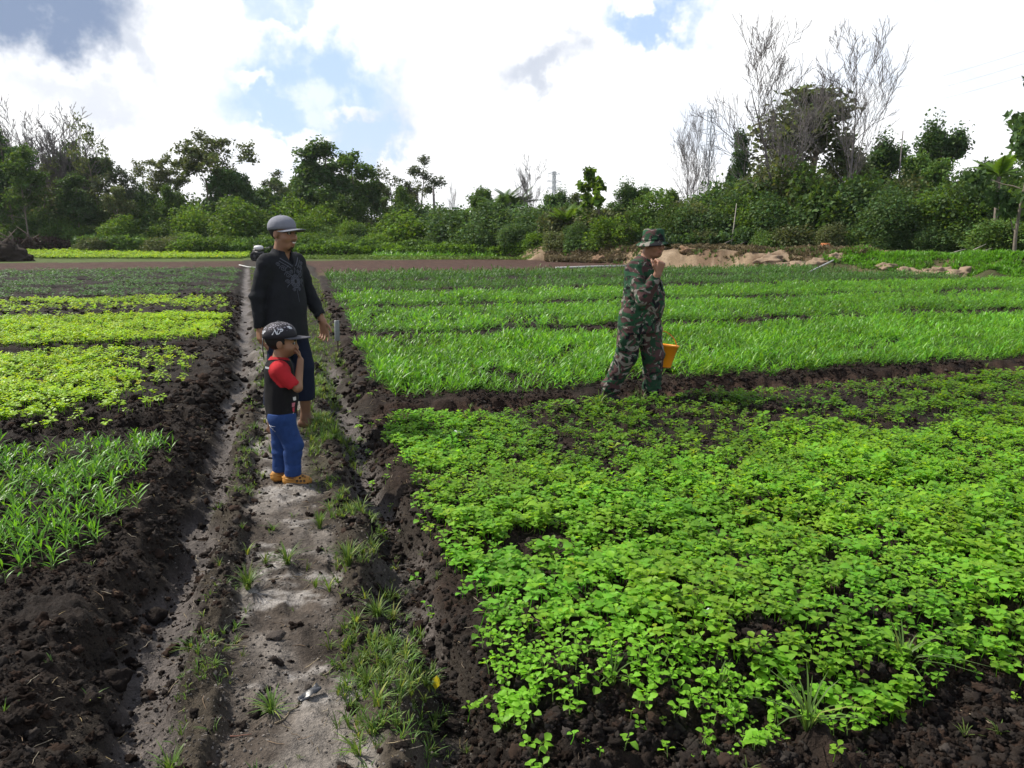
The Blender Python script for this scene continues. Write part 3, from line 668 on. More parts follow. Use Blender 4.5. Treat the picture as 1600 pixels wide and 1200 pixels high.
# left beds: yellow-green seedlings, then sparse dull rows
S2 = whole(seedling, LEAF1, 6, k=4); S3 = whole(seedling, LEAF2, 6, stem=False, k=4)
YME = []
for T in whole(seedling, LEAF0, 5, k=5): YME.append(mesh('pale_seedling', T[0], T[1], T[2], LEAFYEL, T[3], True))
for k, (bed, dens, mg, tm, T, mt, sm, gl, gh, lb) in enumerate([
        ((6.35, 10.4), 430, .42, 6, S2, LEAFYEL, (.8, 1.4), .27, .37, 'yellow-green seedlings thickly covering the second left bed'),
        ((11.15, 15.0), 330, .2, 8, S2, LEAFYEL, (.95, 1.5), .21, .31, 'yellow-green seedlings thickly covering the third left bed'),
        ((15.7, 19.2), 230, .16, 10, S3, LEAFYEL, (1.1, 1.7), .36, .48, 'yellow-green seedlings on the fourth left bed'),
        ((19.7, 23.9), 85, .2, 14, S3, DULL, (1.2, 1.8), .42, .55, 'sparse dull seedlings on the fifth left bed'),
        ((24.3, 28.4), 70, .2, 18, S3, DULL, (1.3, 2.0), .42, .55, 'sparse dull seedlings on the sixth left bed'),
        ((28.8, 36.8), 34, .2, 26, S3, DULL, (1.5, 2.2), .40, .54, 'sparse dull seedlings on the farthest left beds')]):
    s, t, x, y = crop_points(61+k, bed, dens, -1, mg, tm, gl, gh, .3, .3, 1.5)
    z = ground(x, y); i0 = 0
    if k == 0:
        # right-hand end of this bed is patchy with bare soil
        keep = np.random.default_rng(1).random(len(x)) < np.clip(sst(-.75, -1.7, t+(fbm(x*2, y*2, 5, 3)-.5)*1.6)*sst(6.25, 6.8, s+(fbm(x*1.3, y*1.3, 6, 3)-.5)*1.4-.45*np.clip(t+2.2, 0, 3))+.10, 0, 1)
        x, y, z = x[keep], y[keep], z[keep]
        od = np.argsort(np.hypot(x, y)); x, y, z = x[od], y[od], z[od]; i0 = 300
        for i in range(i0):
            o = link('pale_seedling', YME[i % 5], None, (x[i], y[i], z[i]), (rgi.normal(0, .1), rgi.normal(0, .1), rgi.uniform(0, 6.28)), rgi.uniform(.85, 1.4))
            tag(o, 'small yellow-green seedling at the front of the second left bed', 'seedling', 'yellow-green seedlings nearest the camera')
    if k == 2:  # only the far edge of this bed is full
        ss_ = to_st(x, y)[0]; keep = np.random.default_rng(2).random(len(x)) < .30+.7*sst(17.8, 18.4, ss_); x, y, z = x[keep], y[keep], z[keep]
    mb = MB(); scatter(mb, T, x[i0:], y[i0:], scat_rg, *sm, .18, .15, (.8+.4*fbm(x[i0:]*1.2, y[i0:]*1.2, 93, 3))[:, None]*np.ones(3), z[i0:])
    tag(mb.build('seedling_bed', mt, None, True), lb, 'seedlings', None, 'stuff'); print('L', k+2, len(x))
# bright strips at the far end of the field
def strip(name, lb, pts, n, T, mt, sm, seed):
    rg = np.random.default_rng(seed); (u0, v0, u1, v1) = pts; mb = MB()
    xa, ya = on_ground(u0, v1); xb, yb = on_ground(u1, v1); yb2 = on_ground(u0, v0)[1]
    y = rg.uniform(ya, yb2, n); x = (rg.uniform(u0, u1, n)-800)/1200*y*1.02
    k = fbm(x*.6, y*.6, seed, 3) > .33; x, y = x[k], y[k]
    scatter(mb, T, x, y, rg, *sm, .2, .2); tag(mb.build(name, mt, None, True), lb, 'crop', None, 'stuff')
strip('green_crop_strip', 'bright yellow-green strip of crop at the far left end', (20, 396.5, 402, 404), 5000, S3, LEAFYEL, (3, 4.5), 5)
strip('green_crop_strip', 'bright green strip of crop below the far shrubs', (590, 396.5, 785, 402), 3000, K3, BLADE, (2.2, 3.4), 6)
# --- grass and weeds
def grass_tuft(rg, n, L, spread=.7, w=.0026, lod=0):
    mb = MB()
    for i in range(n):
        a = rg.uniform(0, 6.28); l = L*rg.uniform(.5, 1.1); b = spread*rg.uniform(.25, 1.15); c = rg.uniform(.75, 1.2)
        col = np.array((c, c, c)) if rg.random() > .12 else np.array((2.2, 1.5, 1.6))*c
        P = []; ca, sa = math.cos(a), math.sin(a); r0 = rg.uniform(0, .012)
        for u in (0, .4, .75, 1):
            h = l*(u*(1-.35*b*u)); rr = r0+l*b*u*u*.8; P.append((rr*ca, rr*sa, h*(1-.25*b*u)))
        P = np.array(P); sd_ = np.array((-sa, ca, 0))*w; ws = np.array((.7, 1, .7, .05))[:, None]
        V = np.vstack([P+sd_*ws, P-sd_*ws]); F = [(k, k+1, k+5, k+4) for k in range(3)]
        mb.add(V, None, F, col)
    return mb.arr()
rgw = np.random.default_rng(17)
TUFT = [grass_tuft(rgw, 11, .085, 1.0) for _ in range(6)]; TUFTS = [grass_tuft(rgw, 6, .05, 1.1, .002) for _ in range(6)]
def weeds(name, lb, n, f, seed, T=None, sm=(.6, 1.3), mt=None, zone=(1.7, 20, -2, 4)):
    rg = np.random.default_rng(seed); s = zone[0]+(zone[1]-zone[0])*rg.random(n)**1.5; t = rg.uniform(zone[2], zone[3], n); x, y = to_xy(s, t)
    k = in_view(x, y)*(rg.random(n) < f(s, t, x, y)); mb = MB()
    scatter(mb, T or TUFTS, x[k], y[k], rg, *sm, .25, .2); tag(mb.build(name, mt or GRASSM), lb, 'grass', None, 'stuff'); print(name, k.sum())
weeds('verge_grass', 'short tufty grass along the right verge of the path', 16000, lambda s, t, x, y: sst(.22, .08, np.abs(t-(ditchR(s)-.14)))*sst(.38, .62, fbm(x*2.5, y*2.5, 95, 4))*sst(1.5, 2.6, s), 81, TUFT+TUFTS, (.45, 1.15), None, (1.7, 12, -.1, 1.4))
weeds('verge_grass', 'thin patchy grass along the left verge of the path', 18000, lambda s, t, x, y: sst(.13, .04, np.abs(t-(ditchL(s)+.19)))*sst(.42, .6, fbm(x*2.5, y*2.5, 96, 4))*.6, 82, TUFTS, (.4, 1.1), None, (1.7, 14, -.8, .4))
weeds('path_grass', 'scattered small grass on the trodden path and far verge', 16000, lambda s, t, x, y: (.10+.85*sst(7.5, 9.5, s))*sst(.34, .5, fbm(x*2, y*2, 97, 4)+.25*sst(9, 10, s)*sst(.3, .5, t))*((t > ditchL(s)+.15) & (t < cropR(s)-.12)), 83, TUFT+TUFTS, (.5, 1.3), None, (1.7, 40, -.3, 2.3))
weeds('bed_weeds', 'thin grassy weeds on the bare soil of the bed edges', 7000, lambda s, t, x, y: (.10*(t > cropR(s)-.2)*(s < 6.4)+.06*(t < ditchL(s)-.1)*(s < 6.6)+.5*np.exp(-((s-6.2)/.35)**2)*(t > 1)), 84, TUFT[:3]+TUFTS, (.4, 1.1), None, (1.5, 7, -4, 8))
# weed seedlings straggling outside the beds
rg = np.random.default_rng(99); n = 900; s = rg.uniform(1.6, 7, n); t = rg.uniform(.5, 7, n); x, y = to_xy(s, t)
k = in_view(x, y) & ((t < cropR(s)+.05) | (s < 2.0)) & (rg.random(n) < .9) & (t > ditchR(s)+.02); mb = MB()
scatter(mb, A1, x[k], y[k], rg, .4, .8, .2, .2); tag(mb.build('stray_seedlings', LEAFY, None, True), 'stray little green seedlings on the soil beside the right bed', 'seedlings', None, 'stuff')
# grass tufts one can point to
for u, v, n, L, sp, lb in [(388, 928, 46, .15, .9, 'big yellow-green grass tuft in the middle of the path below the boy'), (425, 1120, 40, .10, 1.0, 'flattened dry-tipped grass tuft low down on the path'),
                           (450, 893, 34, .15, 1.1, 'thin spreading grass tuft on the path just under the boy'), (500, 832, 30, .14, .6, 'upright grass tuft on the right path edge below the boy'),
                           (545, 905, 40, .16, .8, 'wide grass tuft at the right path edge beside the ditch'), (525, 700, 46, .20, .7, 'tall bright grass clump right of the barefoot man'),
                           (1120, 1090, 24, .16, .8, 'grass tuft on bare soil below the plastic scrap'), (1262, 1140, 16, .24, 1.0, 'long-leaved grass weed sprawling on dark soil at lower right'),
                           (1410, 1045, 18, .26, 1.1, 'pale uprooted grass weed lying at the bed edge'), (955, 1090, 14, .16, .7, 'tall narrow grass weed at the near bed edge'),
                           (785, 1010, 20, .15, .9, 'grass weed on the soil left of the near seedlings'), (660, 600, 18, .2, .6, 'grass tuft in the left corner of the second right bed'),
                           (300, 1010, 30, .10, 1.0, 'low grass clump on the left path edge'), (265, 1185, 30, .13, .9, 'grass tuft at the bottom left edge of the path'),
                           (935, 655, 12, .26, .7, 'tall broad-bladed weed at the feet of the man in camouflage'), (1000, 655, 10, .24, .6, 'arching weed just right of the camouflaged man boots'),
                           (340, 775, 26, .12, .9, 'grass tuft on the left verge level with the boy shoes'), (590, 985, 40, .13, .9, 'leafy grass clump by the right ditch below the big verge tuft'), (575, 1085, 30, .10, .9, 'short grass clump near the pale stick')]:
    x, y = on_ground(u, v, .0); T = grass_tuft(rgw, int(n*1.5), L*.95, sp*1.15, .0024 if n > 20 else .0036)
    o = link('grass_tuft', mesh('grass_tuft', *T[:3], GRASSM if v < 800 or v > 1000 else GRASSM, T[3]), None, (x, y, gz(x, y)-.004)); tag(o, lb, 'grass tuft')
# ------------------------------------------------------------------ trees
def tmat(n, c, tr, f=.3): return leaf_mat(n, c, tr, f, .6, .14, .35)
F_DARK = tmat('dark_foliage', (.063, .116, .040), (.10, .175, .026))
F_MID = tmat('mid_foliage', (.080, .146, .036), (.135, .235, .022))
F_BRIGHT = tmat('bright_foliage', (.090, .165, .026), (.15, .26, .015), .35)
F_OLIVE = tmat('olive_foliage', (.112, .138, .058), (.15, .19, .037))
F_GREY = tmat('grey_green_foliage', (.085, .105, .060), (.09, .12, .04))
F_DRY = tmat('dry_foliage', (.17, .135, .075), (.14, .11, .05))
rt = np.random.default_rng(123)
def unit(v): return v/(np.linalg.norm(v)+1e-9)
def grow(mb, rg, p, d, L, r, depth, spec, tips, c=1.0):
    n = 6 if depth == 0 else (4 if depth == 1 else 3); pts = [p]; q = p.copy(); dd = d.copy()
    for i in range(n):
        dd = unit(dd+rg.normal(0, spec['wander'], 3)*(1 if depth else spec.get('trunkw', .4))+np.array((0, 0, spec['up'][min(depth, 3)]))*.25)
        q = q+dd*L/n; pts.append(q.copy())
    rr = np.linspace(r, r*spec['taper'][min(depth, 3)], n+1)
    mb.tube(pts, np.maximum(rr, spec.get('minr', .006)), 6 if depth == 0 else (4 if depth == 1 else 3), c, False)
    if depth >= spec['depth']: tips.append((pts[-1], dd)); tips.append((pts[-2], dd)); return
    k = spec['kids'][depth]; st = spec['start'][min(depth, 3)]; a0 = rg.uniform(0, 6.28)
    for i in range(k):
        u = st+(1-st)*(i+rg.uniform(.2, .9))/k; u = min(u, .999); j = int(u*n); f = u*n-j
        b = pts[j]*(1-f)+pts[j+1]*f; t = unit(pts[j+1]-pts[j])
        s1 = unit(np.cross(t, rg.normal(size=3))); ang = spec['ang'][min(depth, 3)]*rg.uniform(.7, 1.3)
        a = a0+i*2.4; s2 = np.cross(t, s1); side = s1*math.cos(a)+s2*math.sin(a)
        nd = unit(t*math.cos(ang)+side*math.sin(ang))
        ll = L*spec['len'][min(depth, 3)]*rg.uniform(.65, 1.15)*(1-.45*(u-st)/(1.001-st) if depth == 0 else 1)
        grow(mb, rg, b, nd, ll, max(r*(1-u*(1-spec['taper'][min(depth, 3)]))*spec['rr'], .005), depth+1, spec, tips, c)
    tips.append((pts[-1], dd))
def leaf_cards(rg, P, size, c, up=.5, long=1.0, droop=0.0):
    n = len(P); s = size*rg.uniform(.6, 1.3, n)
    N = rg.normal(size=(n, 3)); N[:, 2] = np.abs(N[:, 2])+up; N /= np.linalg.norm(N, axis=1)[:, None]
    T = rg.normal(size=(n, 3)); T[:, 2] -= droop; T -= (T*N).sum(1)[:, None]*N; T /= np.linalg.norm(T, axis=1)[:, None]+1e-9
    B = np.cross(N, T); a = (s*long)[:, None]; b = (s*.42)[:, None]
    V = np.stack([P-T*a*.5, P+B*b+N*b*.25, P+T*a*.5-N*a*.1, P-B*b+N*b*.25], 1).reshape(-1, 3)
    i = np.arange(n)*4; F = np.concatenate([np.stack([i, i+2, i+1], -1), np.stack([i, i+3, i+2], -1)])
    return V, F, np.repeat(c, 4, 0)
def clump_points(rg, centres, rad, per, flat=.75):
    P = []; K = []
    for i, c in enumerate(centres):
        v = rg.normal(size=(per, 3)); v /= np.linalg.norm(v, axis=1)[:, None]; v *= (rg.random((per, 1))**.45)*rad*rg.uniform(.6, 1.25); v[:, 2] *= flat
        P.append(c+v); K.append(np.full(per, rg.uniform(.72, 1.28)))
    return np.concatenate(P), np.concatenate(K)
class TreeKind:
    def __init__(s, trunk, crown, h): s.trunk = trunk; s.crown = crown; s.h = h
def leafy_tree(seed, H, spec, rad, per, size, fm, bark=BARK, flat=.75, long=1.2, drop=0.0, keep=1.0, droop=0.0):
    rg = np.random.default_rng(seed); mb = MB(); tips = []
    grow(mb, rg, np.array((0, 0, -.3)), unit(np.array((rg.normal(0, .05), rg.normal(0, .05), 1))), H*spec['trunk'], H*spec['r'], 0, spec, tips)
    cs = np.array([t[0] for t in tips]); cs = cs[rg.random(len(cs)) < keep]
    P, K = clump_points(rg, cs, rad, per, flat)
    col = (K*rg.uniform(.8, 1.2, len(P)))[:, None]*np.ones(3); col[:, 0] *= rg.uniform(.85, 1.2, len(P))
    V, F, C = leaf_cards(rg, P, size, col, .5, long, droop)
    top = V[:, 2].max(); T = mb.arr(); k = H/top
    return TreeKind(mesh('trunk', T[0]*k, T[1], T[2], bark, T[3], True), mesh('crown', V*k, F, None, fm, C), H)
SP_BROAD = dict(trunk=.55, r=.014, depth=3, kids=[7, 5, 4], start=[.45, .35, .3, .3], ang=[.85, .7, .7, .6], len=[.55, .55, .55, .5], taper=[.45, .4, .4, .4], rr=.55, up=[.3, .35, .3, .2], wander=.16)
SP_TALL = dict(trunk=.80, r=.010, depth=2, kids=[13, 6], start=[.35, .3, .3], ang=[.95, .7, .6], len=[.30, .5, .5], taper=[.3, .4, .4], rr=.45, up=[.3, .3, .2, .2], wander=.14)
SP_UMB = dict(trunk=.60, r=.013, depth=3, kids=[5, 5, 4], start=[.55, .45, .4, .3], ang=[.65, .75, .8, .6], len=[.75, .6, .5, .5], taper=[.5, .4, .4, .4], rr=.6, up=[.3, .1, -.05, 0], wander=.16)
SP_BARE = dict(trunk=.72, r=.0095, depth=4, kids=[15, 8, 5, 3], start=[.26, .18, .2, .2], ang=[.72, .62, .62, .6], len=[.50, .50, .50, .55], taper=[.14, .22, .3, .4], rr=.50, up=[.25, .62, .7, .75], wander=.11, minr=.0125)
SP_BARE2 = dict(SP_BARE, kids=[12, 6, 4], depth=3, len=[.42, .5, .5, .5], ang=[.6, .6, .6, .5])
def bare_tree(seed, H, spec, fork=0, bark=None, lean=(0, 0)):
    rg = np.random.default_rng(seed); mb = MB(); tips = []
    for k in range(fork+1):
        d = unit(np.array((lean[0]+(rg.normal(0, .22) if fork else 0)+(k-.5*fork)*.45, lean[1]+rg.normal(0, .06), 1)))
        grow(mb, rg, np.array((k*.12, 0, -.3)), d, H*spec['trunk']*(1-.18*k), H*spec['r']*(1-.2*k), 0, spec, tips)
    V, a, b, C = mb.arr(); k = H/V[:, 2].max()
    return TreeKind(mesh('trunk', V*k, a, b, bark or DEADBARK, C, True), None, H)
def bush(seed, Wd, H, n, size, fm, lumps=9, long=1.2):
    rg = np.random.default_rng(seed); cs = []; rs = []
    for i in range(lumps):
        a = rg.uniform(0, 6.28); r = Wd*.36*rg.random()**.5; r_ = rg.uniform(.22, .36)*min(Wd*.8, H)
        cs.append((r*math.cos(a), r*math.sin(a), max(r_*.7, (H-r_)*(1-(r/(Wd*.5))**2*.6)*rg.uniform(.45, 1)))); rs.append(r_)
    P = []; K = []
    for c, r_ in zip(cs, rs):
        m_ = int(n*r_*r_/sum(q*q for q in rs)); v = rg.normal(size=(m_, 3)); v /= np.linalg.norm(v, axis=1)[:, None]; rad = r_*(.55+.5*rg.random(m_)**.6)
        rad *= .55+.70*vn3(v*2.4+seed+r_*9, seed)+.35*vn3(v*6+seed, seed+1)
        p = np.array(c)+v*rad[:, None]; P.append(p[p[:, 2] > 0]); K.append(np.full((p[:, 2] > 0).sum(), rg.uniform(.72, 1.25)))
    # skirt of leaves towards the ground
    m_ = n//5; a = rg.uniform(0, 6.28, m_); r = Wd*.46*rg.random(m_)**.4; P.append(np.stack([r*np.cos(a), r*np.sin(a), H*.45*rg.random(m_)], -1)); K.append(rg.uniform(.7, 1.1, m_))
    P = np.concatenate(P); K = np.concatenate(K)*rg.uniform(.75, 1.25, len(P)); col = K[:, None]*np.ones(3); col[:, 0] *= rg.uniform(.85, 1.25, len(P))
    V, F, C = leaf_cards(rg, P, size, col, .6, long)
    mb = MB()
    for c in cs[:5]:
        c = np.array(c); mb.tube([(c[0]*.15, c[1]*.15, -.2), (c[0]*.5, c[1]*.45, c[2]*.5), c], [.05*H/4, .035*H/4, .012], 4, 1, False)
    T = mb.arr()
    return TreeKind(mesh('stem', T[0], T[1], T[2], BARK, T[3], True), mesh('crown', V, F, None, fm, C), H)
BROAD = [leafy_tree(1, 12, SP_BROAD, 1.0, 30, .30, F_DARK), leafy_tree(2, 12, SP_BROAD, .95, 26, .28, F_MID), leafy_tree(3, 11, SP_BROAD, .75, 20, .25, F_OLIVE, keep=.55)]
TALL = [leafy_tree(11, 13, SP_TALL, .85, 44, .28, F_DARK), leafy_tree(12, 13, SP_TALL, .8, 34, .27, F_MID), leafy_tree(13, 13, SP_TALL, .6, 20, .24, F_GREY, keep=.8),
        leafy_tree(14, 12, SP_TALL, .55, 14, .22, F_OLIVE, keep=.6)]
DOME = leafy_tree(5, 12, dict(SP_BROAD, kids=[9, 5, 4], start=[.3, .35, .3, .3], trunk=.7, len=[.5, .5, .5, .5]), .95, 34, .25, F_DARK, flat=.85)
UMB = [leafy_tree(21, 13, SP_UMB, .85, 30, .26, F_OLIVE, flat=.5), leafy_tree(22, 10, SP_UMB, .9, 40, .26, F_DARK, flat=.6)]
BIGLEAF = leafy_tree(31, 5, dict(SP_BROAD, depth=2, kids=[7, 3], trunk=.7, start=[.35, .5, .3], len=[.38, .5, .4]), .26, 9, .34, F_BRIGHT, flat=.9)
BARE_FAR = [bare_tree(48, 14, dict(SP_BARE, kids=[13, 7, 4, 2], minr=.021), 0), bare_tree(49, 14, dict(SP_BARE, kids=[12, 6, 4, 2], minr=.021), 1)]
BARE = [bare_tree(41, 15, dict(SP_BARE, kids=[12, 7, 4, 3]), 1, lean=(-.06, 0)), bare_tree(42, 15, dict(SP_BARE, kids=[14, 7, 4, 3]), 0, lean=(.09, 0)), bare_tree(43, 11, SP_BARE2, 2), bare_tree(44, 12, dict(SP_BARE2, kids=[15, 8, 5]), 0), bare_tree(45, 12, dict(SP_BARE2, kids=[13, 8, 4]), 1)]
BUSH = {}
for nm, fm in (('dark', F_DARK), ('mid', F_MID), ('bright', F_BRIGHT), ('olive', F_OLIVE)):
    BUSH[nm] = [bush(60+k+10*len(nm), w, h, n, sz, fm, l) for k, (w, h, n, sz, l) in enumerate([(5.5, 5.0, 8500, .19, 14), (4.2, 3.6, 6000, .17, 11), (6.0, 3.2, 7000, .18, 13)])]
def tree(kind, name, label, loc, rz, sx, sz=None, group=None, cat='tree'):
    o = empty(name, loc, rz); sz = sx if sz is None else sz; o.scale = (sx, sx, sz); tag(o, label, cat, group)
    if kind.trunk: link(kind.trunk.name.split('.')[0], kind.trunk, o)
    if kind.crown: link('crown', kind.crown, o)
    return o
def by_picture(kind, name, label, u, vtop, Y, wide=None, group=None, cat='tree', sink=0, rz=None):
    "a tree whose foot stands at depth Y in the direction u, as tall as it looks there"
    x, y, zt = at_depth(u, vtop, Y); zb = gz(x, y)-sink; h = zt-zb
    sz = h/kind.h; sx = sz if wide is None else sz*wide
    return tree(kind, name, label, (x, y, zb), rt.uniform(0, 6.28) if rz is None else rz, sx, sz, group, cat)
T_ = 'leafy_tree'
# left wood
by_picture(TALL[0], T_, 'dark leafy tree cut by the left picture edge', 2, 186, 78, 1.0)
by_picture(TALL[1], T_, 'yellow-green slender tree second from the left picture edge', 26, 222, 74, .9)
by_picture(TALL[3], T_, 'thin sparse tree in front of the leftmost bare trees', 48, 240, 80, 1.0)
by_picture(BARE_FAR[0], 'bare_tree', 'bare grey tree farthest left, its top beside the picture edge', 6, 146, 88, .8)
by_picture(BARE_FAR[0], 'bare_tree', 'leaning bare tree left of the tallest bare twig crown in the left wood', 44, 168, 86, .8)
by_picture(BARE_FAR[1], 'bare_tree', 'tall bare tree with fan of fine twigs in the left wood', 84, 152, 84, .95)
by_picture(BARE_FAR[1], 'bare_tree', 'short bare tree between dark crowns in the left wood', 62, 196, 82, .7)
by_picture(BROAD[0], T_, 'dark clumpy tree just right of the tall bare twigs in the left wood', 116, 214, 86, .75)
by_picture(TALL[3], 'sparse_tree', 'tall thin-stemmed tree with sparse small oval crown standing above the left wood', 152, 178, 82, .8)
by_picture(TALL[0], T_, 'dense dark green tree below the sparse oval-crowned tree', 112, 268, 77, 1.1)
by_picture(TALL[2], 'sparse_tree', 'greyish half-bare tree right of the sparse oval-crowned tree', 190, 246, 80, 1.1)
by_picture(BROAD[2], T_, 'brownish olive tree at the right shoulder of the left wood', 172, 288, 76, .8)
by_picture(BROAD[0], T_, 'dark rounded tree at the sky gap left of the umbrella tree', 216, 282, 84, .7)
by_picture(BROAD[1], T_, 'mid-green small tree under the left arm of the umbrella tree', 254, 284, 80, .7)
by_picture(UMB[0], 'umbrella_tree', 'tall flat-topped umbrella tree with layered crown', 303, 200, 84, .95)
by_picture(UMB[0], 'umbrella_tree', 'lower umbrella tree leaning left of the tall flat-topped one', 268, 236, 86, .75, rz=2)
by_picture(UMB[1], T_, 'dark round-headed tree just right of the umbrella tree', 361, 258, 82, .85)
by_picture(TALL[2], T_, 'pale grey-green tree behind the man in the grey cap', 413, 264, 92, 1.2)
by_picture(BROAD[1], T_, 'mid-green tree right of the pale tree above the capped man', 455, 272, 88, .7)
for i, (kd, u, v, Y, w, lb) in enumerate([(TALL[1], 72, 238, 88, .9, 'green tree filling the gap behind the tall bare twigs'), (TALL[2], 18, 206, 86, .9, 'grey-green tree behind the leftmost dark tree'), (BROAD[1], 96, 258, 90, .8, 'round mid-green tree low behind the dark clumpy tree'), (TALL[3], 136, 232, 88, .9, 'pale thin tree just left of the sparse oval-crowned tree'),
        (TALL[2], 205, 258, 90, 1.0, 'pale grey tree behind the right shoulder of the left wood'), (BROAD[2], 236, 300, 92, .9, 'olive tree low in the dip left of the umbrella tree'), (TALL[2], 330, 272, 92, 1.0, 'pale tree behind the umbrella tree'), (BROAD[1], 388, 278, 90, .8, 'mid-green tree between the round-headed and the pale tree'),
        (TALL[1], 436, 274, 94, 1.0, 'pale green tree peeping right of the grey cap top'), (BROAD[2], 470, 284, 90, .8, 'olive tree low left of the tall blue-green tree'), (TALL[2], 530, 262, 94, .9, 'pale tree between the blue-green and the pointed tree'), (TALL[1], 596, 282, 92, .8, 'green tree low right of the pointed tree'), (BROAD[1], 768, 306, 80, .8, 'mid-green tree behind the feathery palms'),
        (BROAD[2], 900, 300, 66, .9, 'olive tree left of the big-leaved young tree'), (BROAD[1], 1040, 292, 62, .9, 'mid-green tree right of the bush hat'), (TALL[2], 1215, 214, 60, .8, 'greyish tree inside the great forked bare tree'), (BROAD[2], 1330, 206, 60, .8, 'olive tree low right of the tall olive one'), (BROAD[1], 1530, 244, 58, .8, 'mid-green tree right of the large dark round tree')]):
    by_picture(kd, T_, lb, u, v, Y, w)
# middle
by_picture(TALL[0], T_, 'tall dark blue-green tree standing against the cloud gap', 503, 214, 82, 1.25)
by_picture(TALL[0], T_, 'slightly lower dark tree joined to the tall blue-green one', 478, 246, 84, .9)
by_picture(TALL[1], T_, 'green tree with pointed top right of the tall dark one', 556, 230, 84, 1.1)
by_picture(BROAD[0], T_, 'dark lower crown leaning right of the pointed tree', 580, 262, 86, .6)
by_picture(TALL[2], 'sparse_tree', 'light airy tree with pale thin crown, right end of the tall group', 647, 238, 82, 1.1)
by_picture(TALL[3], 'sparse_tree', 'sparse tree with dark top left of the pale airy tree', 616, 250, 84, 1.0)
by_picture(BROAD[1], T_, 'bright green bushy tree below the pale airy tree', 617, 286, 78, .75)
by_picture(TALL[3], 'sparse_tree', 'thin low tree beside the dead stump trunk', 662, 272, 80, .7)
o = by_picture(BARE[3], 'bare_tree', 'small faint bare tree in the sky gap of the middle', 711, 282, 90, .5)
by_picture(BROAD[1], T_, 'rounded green tree right of the sky gap in the middle', 742, 288, 72, .85)
by_picture(BARE_FAR[0], 'bare_tree', 'lone bare tree in the middle of the treeline', 826, 236, 64, .75)
by_picture(DOME, T_, 'dark broad shrubby tree below the small pylon', 868, 287, 62, 1.1)
by_picture(BIGLEAF, T_, 'young bright tree with big round leaves above the thicket', 941, 258, 52, .9)
by_picture(DOME, T_, 'dense dark dome-shaped tree left of the bush hat', 992, 274, 56, 1.3)
# right
by_picture(BARE[0], 'bare_tree', 'many-stemmed bare tree left of the big pylon', 1083, 150, 58, .6, rz=4.3)
by_picture(BARE[4], 'bare_tree', 'small bare tree at the foot of the big pylon', 1122, 205, 60, .6)
by_picture(TALL[0], 'ivy_tree', 'narrow ivy-clad tree right of the big pylon', 1158, 192, 58, .45)
by_picture(TALL[3], 'sparse_tree', 'thin bare-branched tree with few leaves under the great bare tree', 1190, 235, 54, .9)
by_picture(BARE[0], 'bare_tree', 'great forked bare tree leaning left on the right side', 1253, 36, 50, .95, rz=.72)
by_picture(BARE[1], 'bare_tree', 'great straight bare tree with round twig crown, rightmost bare tree', 1346, 24, 50, .9, rz=math.pi)
by_picture(BROAD[2], T_, 'tall olive leafy tree between the two great bare trees', 1284, 120, 57, 1.2)
by_picture(DOME, T_, 'dark spreading tree right of the great straight bare tree', 1398, 196, 62, 1.0)
by_picture(DOME, T_, 'large dark round tree standing right above the thicket', 1480, 166, 58, .85)
by_picture(BROAD[1], T_, 'mid-green lower crown below the large dark round tree', 1450, 232, 56, .8)
# ----- thicket: shrubs one by one, front row and back row
def shrub(nm, u, vtop, Y, wide, lb, k=None, sink=.1):
    kk = BUSH[nm][int(rt.integers(3)) if k is None else k]
    return by_picture(kk, 'shrub', lb, u, vtop, Y, wide, 'shrubs at the edge of the wood', 'shrub', sink)
LAND = [(-20, 'beside the left picture edge'), (44, 'under the leaning bare tree of the left wood'), (84, 'under the tall bare twigs of the left wood'), (116, 'right of the tall bare twigs of the left wood'), (152, 'under the sparse oval-crowned tree'), (190, 'right of the sparse oval-crowned tree'), (222, 'in the dip left of the umbrella tree'),
        (262, 'under the left arm of the umbrella tree'), (303, 'straight below the umbrella tree'), (335, 'under the right arm of the umbrella tree'), (365, 'below the dark round-headed tree'), (395, 'left of the grey cap'), (430, 'above the grey cap'), (470, 'right of the grey cap'), (503, 'below the tall blue-green tree'), (530, 'between the tall blue-green and the pointed tree'),
        (556, 'below the pointed tree'), (585, 'right of the pointed tree'), (617, 'left of the pale airy tree'), (647, 'below the pale airy tree'), (677, 'by the broken dead stump'), (708, 'at the lowest dip of the treeline'), (740, 'right of the treeline dip'), (785, 'below the feathery palms'), (826, 'below the lone bare tree'), (866, 'below the tiny pylon'), (905, 'left of the big-leaved young tree'),
        (941, 'below the big-leaved young tree'), (975, 'left of the bush hat'), (1010, 'behind the bush hat'), (1045, 'right of the bush hat'), (1083, 'below the many-stemmed bare tree'), (1120, 'below the big pylon'), (1150, 'by the slim white stick'), (1190, 'right of the slim white stick'), (1225, 'left of the great forked bare tree foot'), (1255, 'at the great forked bare tree foot'), (1290, 'above the orange drum'),
        (1320, 'left of the great straight bare tree foot'), (1350, 'at the great straight bare tree foot'), (1385, 'right of the great straight bare tree foot'), (1412, 'below the thin pale stump'), (1450, 'left of the large dark round tree foot'), (1485, 'below the large dark round tree'), (1525, 'right of the large dark round tree'), (1566, 'by the palm at the right edge'), (1610, 'beside the right picture edge')]
CN = {'dark': 'dark green', 'mid': 'mid-green', 'bright': 'bright green', 'olive': 'olive-brown'}
